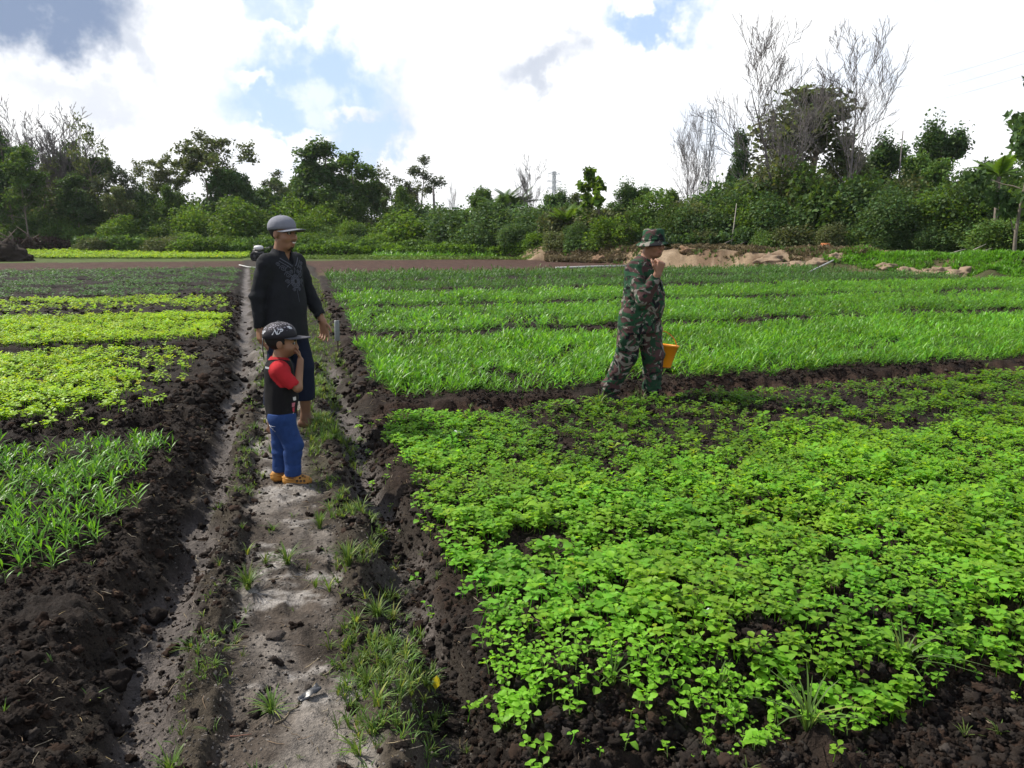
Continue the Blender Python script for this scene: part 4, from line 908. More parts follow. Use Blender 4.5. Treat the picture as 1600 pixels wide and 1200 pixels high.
def row(us, vt, Y, kinds, wide, jit=14, rank='back'):
    for u in us:
        nm = kinds[int(rt.integers(len(kinds)))]; v = np.interp(u, *vt)+rt.uniform(-jit, jit); y = np.interp(u, *Y)*rt.uniform(.96, 1.05)
        u2 = u+rt.uniform(-8, 8); shrub(nm, u2, v, y, wide*rt.uniform(.85, 1.25), '%s %s leafy shrub %s' % (CN[nm], {'back': 'tall back-row', 'front': 'front-row', 'low': 'low foremost'}[rank], min(LAND, key=lambda q: abs(q[0]-u2))[1]))
# left: back and front rows
row(np.arange(-60, 700, 26), ([-60, 60, 200, 260, 420, 600, 690], [285, 285, 315, 312, 305, 318, 322]), ([0, 700], [84, 80]), ['dark', 'mid', 'dark', 'olive'], .85)
row(np.arange(-60, 720, 30), ([-60, 100, 240, 330, 420, 560, 700], [325, 325, 345, 335, 332, 338, 340]), ([0, 700], [78, 74]), ['mid', 'dark', 'mid', 'bright'], .9, rank='front')
shrub('bright', 374, 300, 76, 1.1, 'large bright green shrub left of the man in the grey cap', 0); shrub('bright', 292, 310, 77, .8, 'bright green shrub below the umbrella tree', 1)
shrub('bright', 455, 298, 80, .9, 'bright green shrub above the man in the grey cap', 1); shrub('bright', 505, 308, 77, .9, 'bright green shrub right of the man in the grey cap', 0)
shrub('bright', 550, 336, 72, .7, 'small bright round shrub in the middle of the wood edge', 1); shrub('bright', 650, 320, 72, 1.0, 'bright green shrub below the pale airy tree', 2)
row(np.arange(150, 900, 27), ([150, 500, 700, 900], [366, 360, 362, 366]), ([150, 700, 900], [72, 68, 62]), ['mid', 'bright', 'olive', 'mid'], 1.2, 5, rank='low')
# middle and right
row(np.arange(700, 920, 24), ([700, 730, 800, 900], [325, 312, 318, 308]), ([700, 900], [70, 60]), ['dark', 'mid', 'dark'], .95, 10)
row(np.arange(710, 960, 26), ([700, 800, 960], [345, 340, 335]), ([700, 960], [66, 54]), ['mid', 'dark', 'bright', 'mid'], 1.0, 10, rank='front')
row(np.arange(900, 1640, 30), ([900, 1000, 1100, 1180, 1250, 1330, 1400, 1450, 1640], [308, 312, 278, 246, 250, 244, 262, 266, 236]), ([900, 1100, 1300, 1640], [56, 52, 47, 44]), ['dark', 'dark', 'mid', 'olive'], .8, 24)
row(np.arange(900, 1640, 30), ([900, 1000, 1200, 1350, 1640], [338, 330, 305, 295, 285]), ([900, 1100, 1300, 1640], [53, 50, 44, 40]), ['dark', 'mid', 'dark', 'bright'], .85, rank='front')
row(np.arange(890, 1640, 28), ([900, 1100, 1350, 1640], [362, 352, 345, 335]), ([890, 1100, 1300, 1450, 1640], [52, 49, 43, 39, 36]), ['dark', 'mid', 'dark', 'olive', 'mid'], 1.0, 10, rank='low')

# right-hand edge: near tree with drooping long leaves
def droop_tree():
    rg = np.random.default_rng(77); mb = MB(); tips = []
    sp = dict(SP_TALL, kids=[14, 5], start=[.15, .3, .3], len=[.28, .5, .5], up=[.3, -.1, -.3, 0]); grow(mb, rg, np.array((0, 0, -.3)), np.array((0, 0, 1.0)), 8, .10, 0, sp, tips)
    P, K = clump_points(rg, np.array([t[0] for t in tips]), .42, 17, .9); col = (K*rg.uniform(.75, 1.2, len(P)))[:, None]*np.ones(3)
    V, F, C = leaf_cards(rg, P, .30, col, .1, 1.25, 1.2); V2, F2, C2 = V.copy(), F, C
    T = mb.arr(); k = 10/V[:, 2].max()
    return TreeKind(mesh('trunk', T[0]*k, T[1], T[2], BARK, T[3], True), mesh('crown', V2*k, F2, None, F_DARK, C2), 10)
by_picture(droop_tree(), 'drooping_tree', 'near tree with drooping long dark leaves cut by the right picture edge', 1625, 66, 31, .9)
# palms and fronds
def frond(mb, rg, base, az, L, el, n=16, lw=.05, ll=.5, c=1.0):
    P = []; d = np.array((math.cos(az), math.sin(az), 0)); 
    for u in np.linspace(0, 1, 8): P.append(np.array(base)+d*L*u*math.cos(el*(1-.3*u))*(.95)+np.array((0, 0, L*(math.sin(el)*u-.55*u*u*math.cos(el)))))
    P = np.array(P); mb.tube(P, np.linspace(.03, .008, 8), 3, c*np.array((1.2, 1.1, .8)), False); side = np.array((-d[1], d[0], 0))
    for u in np.linspace(.15, 1, n):
        i = min(int(u*7), 6); f = u*7-i; q = P[i]*(1-f)+P[i+1]*f; t = unit(P[i+1]-P[i]); l = ll*math.sin(math.pi*min(u*.85+.12, 1))
        for s_ in (-1, 1):
            e = q+(side*s_*.8+t*.55+np.array((0, 0, -.25)))*l; w = t*lw
            mb.add([q-w*.5, q+w*.5, e], [(0, 1, 2)], None, c*rg.uniform(.8, 1.2))
def palm(name, label, u, v, Y, nf, L, seed, fm=F_MID, stem=True):
    rg = np.random.default_rng(seed); x, y, zt = at_depth(u, v, Y); zb = gz(x, y); h = max(zt-zb-L*.75, .5); o = empty(name, (x, y, zb)); tag(o, label, 'palm')
    mb = MB(); mb.tube([(0, 0, -.2), (.05, 0, h*.5), (0, .05, h)], [.13, .1, .09], 6); mb.build('trunk', BARK, o)
    for k in range(nf):
        m2 = MB(); frond(m2, rg, (0, .05, h), k*2.4+rg.uniform(-.3, .3), L*rg.uniform(.8, 1.15), rg.uniform(.45, 1.25), 22, .12, L*.36); m2.build('frond', fm, o)
palm('palm_tree', 'feathery palm left of the lone bare tree', 783, 292, 66, 16, 2.6, 3, F_DARK); palm('palm_tree', 'feathery palm touching the lone bare tree', 806, 290, 67, 14, 2.5, 4, F_DARK)
palm('palm_tree', 'small pale fern palm at the foot of the thicket near the clay bank', 886, 318, 56, 10, 1.8, 5, F_BRIGHT); palm('palm_tree', 'palm with fan of fronds at the right picture edge', 1566, 238, 38, 11, 1.5, 6, F_BRIGHT)
# dead trunks
def stub(name, label, u, v0, v1, Y, r, lean=0, cat='dead trunk', m_=None):
    x, y, z1 = at_depth(u, v1, Y); z0 = gz(x, y)-.1 if v0 is None else at_depth(u, v0, Y)[2]; x2 = at_depth(u+lean, v1, Y)[0]-x
    mb = MB(); mb.tube([(0, 0, 0), (x2*.5+r*.4, 0, (z1-z0)*.5), (x2, 0, z1-z0)], [r, r*.8, r*.45], 6); tag(mb.build(name, m_ or DEADBARK, None, True, (x, y, z0)), label, cat)
stub('tree_stump', 'broken dark dead trunk beside the pale airy tree', 677, None, 293, 79, .22)
stub('tree_stump', 'thin pale dead trunk in front of the dark tree right', 1411, None, 204, 55, .07)
stub('dead_stick', 'slim white dead stick standing before the thicket behind the camouflaged man', 1145, 391, 318, 46.5, .045, 6, 'dead stick', mat('pale_wood', (.34, .31, .26), .85))
# undergrowth along the foot of the wood (masses nobody could count)
def undergrowth(name, lb, poly, n, size, h, fm, seed, long=1.6, thr=.3):
    rg = np.random.default_rng(seed); (ua, ub, Ya, Yb, dep) = poly; k = rg.random(n); u = ua+(ub-ua)*k; Y = Ya+(Yb-Ya)*k+rg.random(n)*dep
    x = (u-800)/1200*Y*1.01; ok = fbm(x*.7, Y*.7, seed, 3) > thr; x, Y = x[ok], Y[ok]
    hh = h*(.35+1.1*fbm(x*.5, Y*.5, seed+1, 3)); z = ground(x, Y)+hh*rg.random(len(x))**.6
    c = (rg.uniform(.7, 1.3, len(x))*(.6+.8*fbm(x*1.2, Y*1.2, seed+2, 2)))[:, None]*np.ones(3)
    V, F, C = leaf_cards(rg, np.stack([x, Y, z], -1), size, c, .2, long, -.6); tag(link(name, mesh(name, V, F, None, fm, C)), lb, 'undergrowth', None, 'stuff')
undergrowth('undergrowth', 'low green undergrowth along the foot of the left wood', (130, 900, 70, 60, 3.0), 15000, .24, 1.3, F_MID, 1)
undergrowth('undergrowth', 'pale weedy herbs before the middle of the wood', (330, 900, 68.5, 56, 2.0), 9000, .20, 1.0, F_BRIGHT, 2)
undergrowth('undergrowth', 'dark tangled undergrowth under the right thicket', (880, 1660, 51, 35, 3.0), 12000, .20, 1.2, F_DARK, 3)
undergrowth('dry_brush', 'reddish dry brush at the foot of the left wood', (-60, 150, 73, 73, 3.0), 6000, .18, 1.6, tmat('red_dry_brush', (.085, .055, .042), (.06, .04, .03)), 4)
undergrowth('dry_grass', 'yellowish dry grass strip below the middle of the wood', (455, 770, 66, 62, 1.5), 7000, .18, .45, F_DRY, 5, 2.4, .15)
undergrowth('dry_grass', 'dry straw and weeds on top of the clay bank', (850, 1330, 50.0, 34.8, 4.5), 22000, .10, .32, F_DRY, 6, 2.6, .40)
def bank_tufts(name, lb, n, d0, d1, ylo, yhi, mt, sm, seed, thr):
    rg = np.random.default_rng(seed); y = rg.uniform(ylo, yhi, n*6); x = rg.uniform(3, 30, n*6); bd = bank_d(x, y); k = (bd > d0) & (bd < d1) & (np.abs(x) < .72*y+1) & (fbm(x*.8, y*.8, seed, 3) > thr); x, y = x[k][:n], y[k][:n]; n = len(x)
    T = [mesh('tuft', *grass_tuft(rg, 9, .10, 1.0, .006)[:3], mt, grass_tuft(np.random.default_rng(1), 9, .10, 1.0, .006)[3]) for _ in range(5)]; s = rg.uniform(*sm, n)
    tag(instancer(name, np.stack([x, y, ground(x, y)-.01], -1), np.stack([rg.normal(0, .2, n), rg.normal(0, .2, n), rg.uniform(0, 6.28, n)], -1), np.stack([s, s, s], -1), rg.integers(5, size=n), T), lb, 'grass', None, 'stuff'); print(name, n)
bank_tufts('bank_grass', 'fresh green grass covering the low bank at the right', 13000, .25, 4.5, 17, 35, BLADE, (1.3, 2.8), 7, .33)
bank_tufts('dry_bank_tufts', 'dry yellowish tufts growing on the clay bank', 6000, .5, 4.0, 34, 56, F_DRY, (1.8, 3.6), 8, .45)
bank_tufts('bank_weeds', 'small green weeds on the clay bank', 2500, .1, 4.0, 30, 56, F_MID, (1.6, 3.4), 9, .55)
undergrowth('bank_grass', 'green weeds climbing the left end of the clay bank', (770, 900, 59, 53, 3.0), 5000, .18, .9, F_BRIGHT, 8, 1.8, .2)
undergrowth('strip_grass', 'short pale grass between brown soil and the wood', (-20, 850, 57, 54.5, 7), 14000, .14, .16, tmat('pale_grass', (.13, .20, .05), (.16, .24, .03)), 9, 2.0, .2)
# ------------------------------------------------------------------ pylons, wires and small things
STEEL = mat('galvanised_steel', (.30, .33, .36), .7, .2)
def pylon(label, u, vtop, Y, H, wd, simple=False):
    x, y, zt = at_depth(u, vtop, Y); o = empty('power_pylon', (x, y, zt-H), .5); tag(o, label, 'pylon'); r = Y/1200*.5
    lv = [0, .2, .36, .5, .62, .72, .80, .88, .95, 1.0]; wz = lambda k: wd*(.5-.42*min(k/.72, 1)*1.0+0) if k < .72 else wd*.08
    mb = MB()
    for a, b in zip(lv[:-1], lv[1:]):
        p = [np.array((sx*wz(a), sy*wz(a), a*H)) for sx, sy in ((1, 1), (-1, 1), (-1, -1), (1, -1))]; q = [np.array((sx*wz(b), sy*wz(b), b*H)) for sx, sy in ((1, 1), (-1, 1), (-1, -1), (1, -1))]
        for i in range(4):
            mb.tube([p[i], q[i]], r, 3, 1, False); mb.tube([p[i], q[(i+1) % 4]], r*.6, 3, 1, False); mb.tube([p[(i+1) % 4], q[i]], r*.6, 3, 1, False); mb.tube([q[i], q[(i+1) % 4]], r*.6, 3, 1, False)
    mb.build('lattice_tower', STEEL, o)
    for k, l in ((.74, .34), (.84, .36), (.95, .30)):
        m2 = MB(); z = k*H; L = l*wd*1.5
        for s_ in (-1, 1):
            m2.tube([(0, 0, z), (s_*L, 0, z+.02*H)], r*.8, 3, 1, False); m2.tube([(0, 0, z+.045*H), (s_*L, 0, z+.02*H)], r*.7, 3, 1, False)
            for j in (.35, .65): m2.tube([(s_*L*j, 0, z+.02*H*j), (s_*L*(j+.1), 0, z+.045*H-(.025*H)*(j+.1))], r*.5, 3, 1, False)
        m2.build('cross_arm', STEEL, o)
        for s_ in (-1, 1):
            m3 = MB(); m3.tube([(s_*L, 0, z+.018*H), (s_*L, 0, z-.035*H)], r*.8, 3, 1); m3.build('insulator', STEEL, o)
    return o
pylon('big steel lattice power pylon beyond the bare trees on the right', 1112, 172, 235, 44, 9.5)
pylon('tiny faint power pylon far off behind the middle thicket', 866, 268, 520, 44, 10)
WIRE = mat('wire_metal', (.50, .52, .55), .6, .4)
for k, dz in enumerate((0, 10, 20)):
    a = np.array(at_depth(1112, 182+dz*1.4, 235)); b = np.array(at_depth(1660, 60+dz*2.0, 150)); t = np.linspace(0, 1, 16)[:, None]
    P = a*(1-t)+b*t; P[:, 2] -= 4*3*(t*(1-t))[:, 0]; mb = MB(); mb.tube(P, .032, 3, 1, False)
    tag(mb.build('power_line', WIRE), ['topmost faint wire running right from the big pylon', 'middle faint wire running right from the big pylon', 'lowest faint wire running right from the big pylon'][k], 'power line')
# hand tractor at the far end of the path
GREYP = mat('dull_white_plastic', (.62, .62, .62), .5, .4); BLACKM = mat('oily_black_metal', (.02, .02, .022), .5, .5); RUB = mat('black_rubber', (.018, .018, .018), .85)
def tiller():
    x, y = on_ground(404, 408); o = empty('hand_tractor', (x, y, gz(x, y)), R(-15)); tag(o, 'small black hand tractor with dull white tank at the far end of the path', 'hand tractor')
    mb = MB(); mb.box((0, 0, .5), (.62, .34, .22)); mb.box((-.15, 0, .66), (.34, .3, .14), 0, 0, 0, None, .85); mb.build('engine', BLACKM, o)
    mb = MB(); V, F = icos(2); V = np.sign(V)*np.abs(V)**.75*np.array((.30, .22, .15))+np.array((.06, 0, .83)); mb.add(V, F); t_ = mb.build('tank', GREYP, o, True)
    mb = MB(); mb.lathe([(.001, .0), (.05, 0), (.05, .05), (.001, .05)], 10, 1, Matrix.Translation((.1, 0, .99))); mb.build('tank_cap', BLACKM, t_)
    for s_ in (-1, 1):
        M = Matrix.Translation((-.05, s_*.33, .30))@Euler((R(90), 0, 0)).to_matrix().to_4x4()
        mb = MB(); mb.lathe([(.16, -.06), (.27, -.07), (.30, -.04), (.30, .04), (.27, .07), (.16, .06)], 18, 1, M); w = mb.build('wheel', RUB, o, True)
        mb = MB(); mb.lathe([(.001, -.02), (.16, -.05), (.16, .05), (.001, .02)], 12, 1, M); mb.build('rim', BLACKM, w)
        mb = MB(); mb.tube([(.2, s_*.14, .6), (.6, s_*.22, .82), (1.05, s_*.27, .92)], .018, 6); h_ = mb.build('handlebar', BLACKM, o)
        mb = MB(); mb.tube([(.95, s_*.26, .90), (1.12, s_*.275, .93)], .028, 6); mb.build('grip', RUB, h_)
    mb = MB(); mb.tube([(-.3, .1, .7), (-.3, .1, .95), (-.36, .1, 1.0)], .03, 6); mb.build('exhaust_pipe', BLACKM, o)
tiller()
# sprinkler stake: grey tube on a thin rod with a bent wire on top
PVC = mat('grey_pvc', (.17, .18, .18), .5, .4, (14, .25)); ROD = mat('rusty_rod', (.07, .05, .04), .8)
x, y = on_ground(528, 549); o = empty('tube_stake', (x, y, gz(x, y))); tag(o, 'grey plastic tube on a thin stake beside the barefoot man hand', 'stake')
mb = MB(); mb.tube([(0, 0, -.1), (.004, 0, .3), (0, 0, .44)], .008, 5); mb.build('rod', ROD, o)
mb = MB(); mb.lathe([(.001, .17), (.030, .17), (.034, .18), (.034, .43), (.030, .44), (.001, .44)], 16); mb.build('tube', PVC, o, False)
mb = MB(); mb.tube([(0, 0, .44), (-.002, 0, .54), (.004, 0, .60), (.02, 0, .625), (.035, 0, .615), (.03, .0, .60)], .0065, 5); mb.build('wire_hook', ROD, o)
# white pipes on the ground
WP = mat('white_pvc', (.48, .48, .46), .45, .4)
for (u0, v0, u1, v1, r, lb) in [(868, 416, 985, 412.5, .05, 'long white pipe lying on brown soil left of the camouflaged man'), (1262, 427.5, 1326, 419.5, .03, 'short white pipe at the foot of the clay bank'), (374, 416.5, 402, 418, .03, 'white pipe lying behind the shoulder of the man in the grey cap')]:
    a = on_ground(u0, v0, .05); b = on_ground(u1, v1, .05); P = [(*a, gz(*a)+r*.8), ((a[0]+b[0])/2, (a[1]+b[1])/2, gz((a[0]+b[0])/2, (a[1]+b[1])/2)+r), (*b, gz(*b)+r*.8)]
    if '.foot' in lb or 'bank' in lb: P = [P[0], P[2]]
    mb = MB(); mb.tube(P, r, 8); o = mb.build('pipe', WP, None, True); tag(o, lb, 'pipe')
# clay boulders on the bank
ROCKM = mat('pale_clay', (1, 1, 1), .95, .15, (3, .35), (7, .7), vcol=True)
def rock(name, u, v, Y, sx, sy, sz, seed, label, c=(.42, .34, .26)):
    x, y, z = at_depth(u, v, Y); V, F = lump(3, seed, .42); V = V*(.78+.55*vn3(V*3.3+seed, seed))[:, None]*np.array((sx, sy, sz)); zg = gz(x, y)
    tag(link(name, mesh(name, V, F, None, ROCKM, np.array(c), False), None, (x, y, zg-sz*.05), (0, 0, seed)), label, 'rock', 'clay lumps on the bank')
for i, (u, v, Y, s_, lb) in enumerate([(1200, 410, 37, .5, 'pale clay lump at the left end of the lump row'), (1225, 413, 36, .42, 'second pale clay lump from the left on the bank'), (1250, 415, 35.2, .5, 'rounded pale clay lump in the middle of the bank'),
        (1278, 417, 34.6, .42, 'pale clay lump right of the middle of the bank'), (1308, 414, 34.4, .36, 'grey-white clay lump next to the short white pipe'), (1410, 428, 31, .42, 'clay lump on the right part of the bank'),
        (1440, 430, 30, .45, 'wide clay lump near the right end of the bank'), (1470, 432, 29.4, .42, 'clay lump second from the right end'), (1500, 432, 28.6, .45, 'grey-topped clay lump at the right end of the bank'),
        (1385, 426, 32, .36, 'small clay lump at the start of the right bank'), (1020, 404, 44.5, .5, 'brown clay lump left on the bank behind the camouflaged man'), (1075, 404, 43, .55, 'brown clay lump behind the camouflaged man hat'), (935, 402, 48, .55, 'sandy lump at the left end of the bank')]):
    rock('clay_lump', u, v, Y, s_*1.1, s_*.9, s_*.55, 100+i, lb, (.225, .165, .115) if i not in (10, 11, 12) else (.18, .115, .07))
# orange ring and reddish things by the thicket
def rusty_ring():
    x, y, z = at_depth(1294, 402, 37.5); o = empty('orange_drum', (x, y, gz(x, y)+.02), R(-100)); tag(o, 'rusty orange drum lying open at the thicket foot', 'drum'); M = Matrix.Translation((0, 0, .16))@Euler((R(90), 0, 0)).to_matrix().to_4x4()
    mb = MB(); mb.lathe([(.13, -.02), (.18, -.02), (.18, .36), (.13, .36)], 18, 1, M); mb.build('barrel', mat('rusty_orange', (.30, .095, .025), .7, .3, (9, .4)), o, True)
    mb = MB(); mb.lathe([(.001, .10), (.13, .10)], 18, 1, M); mb.build('bottom', BLACKM, o)
rusty_ring()
for u, v, Y, s_, c, lb in [(1364, 401, 35.5, .26, (.42, .12, .06), 'reddish orange lump lying by the thicket'), (1385, 399, 35.5, .24, (.45, .30, .20), 'pinkish lump right of the reddish one by the thicket')]:
    rock('red_lump', u, v, Y, s_*1.3, s_, s_*.7, int(u), lb, c)
# dead branches by the thicket
PALE = bpy.data.materials['pale_wood']
def branch(u, v, Y, L, lb, seed, m_=PALE):
    rg = np.random.default_rng(seed); x, y, z = at_depth(u, v, Y); mb = MB()
    for k in range(5):
        a = rg.uniform(-.6, .6) if k else 0; d = np.array((math.cos(a), math.sin(a)*.4, rg.uniform(.1, .7))); s0 = np.array((k*.18*L, 0, .05)); mb.tube([s0, s0+d*L*.4, s0+d*L*.7+np.array((0, 0, -.05))], [.035, .025, .01], 4)
    tag(mb.build('dead_branch', m_, None, False, (x, y, gz(x, y))), lb, 'dead branch')
branch(1470, 405, 33.5, 1.5, 'white dead branch sprawling before the thicket on the right', 1); branch(1160, 392, 46, 1.6, 'pale root lying at the foot of the slim white stick', 2); branch(1108, 375, 46, 1.8, 'grey fallen branch leaning into the thicket', 3, DEADBARK)
# soil mound with roots far left
x, y = on_ground(-8, 407); V, F = lump(4, 7, .35); V = V*(.75+.4*vn3(V*3.1, 3)+.25*vn3(V*8, 4))[:, None]*np.array((1.9, 1.3, 1.05))
tag(link('soil_mound', mesh('soil_mound', V, F, None, CLODM, np.array((.035, .027, .022))), None, (x, y, 0.1)), 'dark soil mound at the left picture edge', 'mound')
rg = np.random.default_rng(4); mb = MB()
for k in range(26):
    a = rg.uniform(0, 6.28); d = np.array((math.cos(a), math.sin(a)*.6, rg.uniform(.3, 1.2))); d /= np.linalg.norm(d); s0 = np.array((rg.normal(0, .8), rg.normal(0, .5), .7)); L = rg.uniform(.6, 1.5)
    mb.tube([s0, s0+d*L*.5+rg.normal(0, .1, 3), s0+d*L+rg.normal(0, .2, 3)], [.06, .04, .012], 4)
tag(mb.build('root_tangle', mat('root_wood', (.11, .085, .07), .9), None, False, (x+.3, y, .3)), 'tangle of torn roots on top of the left soil mound', 'roots')
# litter and leaves near the camera
def sheet(name, u, v, z, lx, ly, m_, lb, cat, rz, seed, bumpy=.02, nx=8, ny=5):
    rg = np.random.default_rng(seed); x, y = on_ground(u, v, z); a, b = np.meshgrid(np.linspace(-.5, .5, nx), np.linspace(-.5, .5, ny)); hgt = bumpy*vn3(np.stack([a*4, b*4, a*0+seed], -1).reshape(-1, 3), seed)
    a2 = a*(1-.25*np.abs(b)); V = np.stack([a2.ravel()*lx, b.ravel()*ly, hgt], -1); i = np.arange(ny-1)[:, None]*nx; j = np.arange(nx-1)[None]; F = np.stack([i+j, i+j+1, i+nx+j+1, i+nx+j], -1).reshape(-1, 4)
    o = link(name, mesh(name, V, None, F, m_, None, True), None, (x, y, gz(x, y)+.006), (rg.normal(0, .1), rg.normal(0, .1), rz)); md = o.modifiers.new('thick', 'SOLIDIFY'); md.thickness = .001; tag(o, lb, cat); return o
FOIL = mat('crumpled_foil', (.62, .66, .70), .3, .6); SILV = mat('white_wrapper', (.75, .77, .8), .4, .5); DPL = mat('dark_plastic_strip', (.035, .037, .042), .35, .5); YEL = mat('yellow_leaf', (.62, .50, .02), .5, .3)
sheet('foil_scrap', 1110, 994, .03, .065, .025, FOIL, 'small silvery plastic scrap among the near seedlings', 'wrapper', .1, 1, .03)
sheet('wrapper', 1432, 1192, -.03, .10, .03, SILV, 'white plastic wrapper on dark soil at the bottom edge', 'wrapper', .25, 2, .03)
sheet('plastic_strip', 485, 1092, 0, .085, .03, DPL, 'dark crumpled plastic strip on the path', 'plastic strip', .75, 3, .02)
sheet('wrapper', 715, 693, .0, .09, .05, SILV, 'tiny white scrap in the far corner of the near seedlings', 'wrapper', .2, 9, .03)
x, y = on_ground(680, 1057, -.02); T = leaf_shape(.05, .034, .5, .2, .2, .05); V = T[0]@np.array(Euler((0, -.9, 1.3)).to_matrix()).T
tag(link('yellow_leaf', mesh('yellow_leaf', V, T[1], T[2], YEL, T[3]), None, (x, y, gz(x, y)+.01)), 'single yellow fallen leaf on soil right of the path', 'leaf')
def stick(u0, v0, u1, v1, r, lb, c, z=0.0, cat='stick'):
    a = on_ground(u0, v0, z); b = on_ground(u1, v1, z); rg = np.random.default_rng(int(u0)); t = np.linspace(0, 1, 6); P = np.array([(a[0]*(1-k)+b[0]*k, a[1]*(1-k)+b[1]*k, 0) for k in t]); P[1:-1, :2] += rg.normal(0, .004, (4, 2)); zz = ground(P[:, 0], P[:, 1]); P[:, 2] = np.linspace(zz[0], zz[-1], 6)*.6+.4*zz+r+.002
    mb = MB(); mb.tube(P, np.linspace(r, r*.6, 6), 5); tag(mb.build('stick', c, None), lb, cat)
STRAW = mat('straw', (.19, .15, .10), .85)
stick(582, 1077, 616, 1094, .006, 'thick pale stub of straw on the right path edge', PALE, 0); stick(255, 1068, 292, 1050, .003, 'forked pale twig on the left path edge', STRAW, -.05); stick(330, 1028, 385, 1018, .005, 'brown dry leaf stalk across the left half of the path', STRAW)
stick(360, 1157, 394, 1157, .002, 'thin reddish twig low on the path', mat('red_twig', (.16, .07, .05), .8)); stick(430, 1140, 470, 1108, .003, 'dry straw by the flattened path tuft', STRAW); stick(420, 915, 480, 905, .003, 'dry reddish grass stalk below the boy', STRAW)
stick(1000, 1150, 1065, 1185, .004, 'thin root on the bare soil in front of the near bed', STRAW, -.05); stick(1500, 1105, 1555, 1130, .004, 'curved dry stalk on dark soil at lower right', STRAW, -.05); stick(505, 1060, 530, 1040, .003, 'short dry twig in the middle of the path', STRAW)
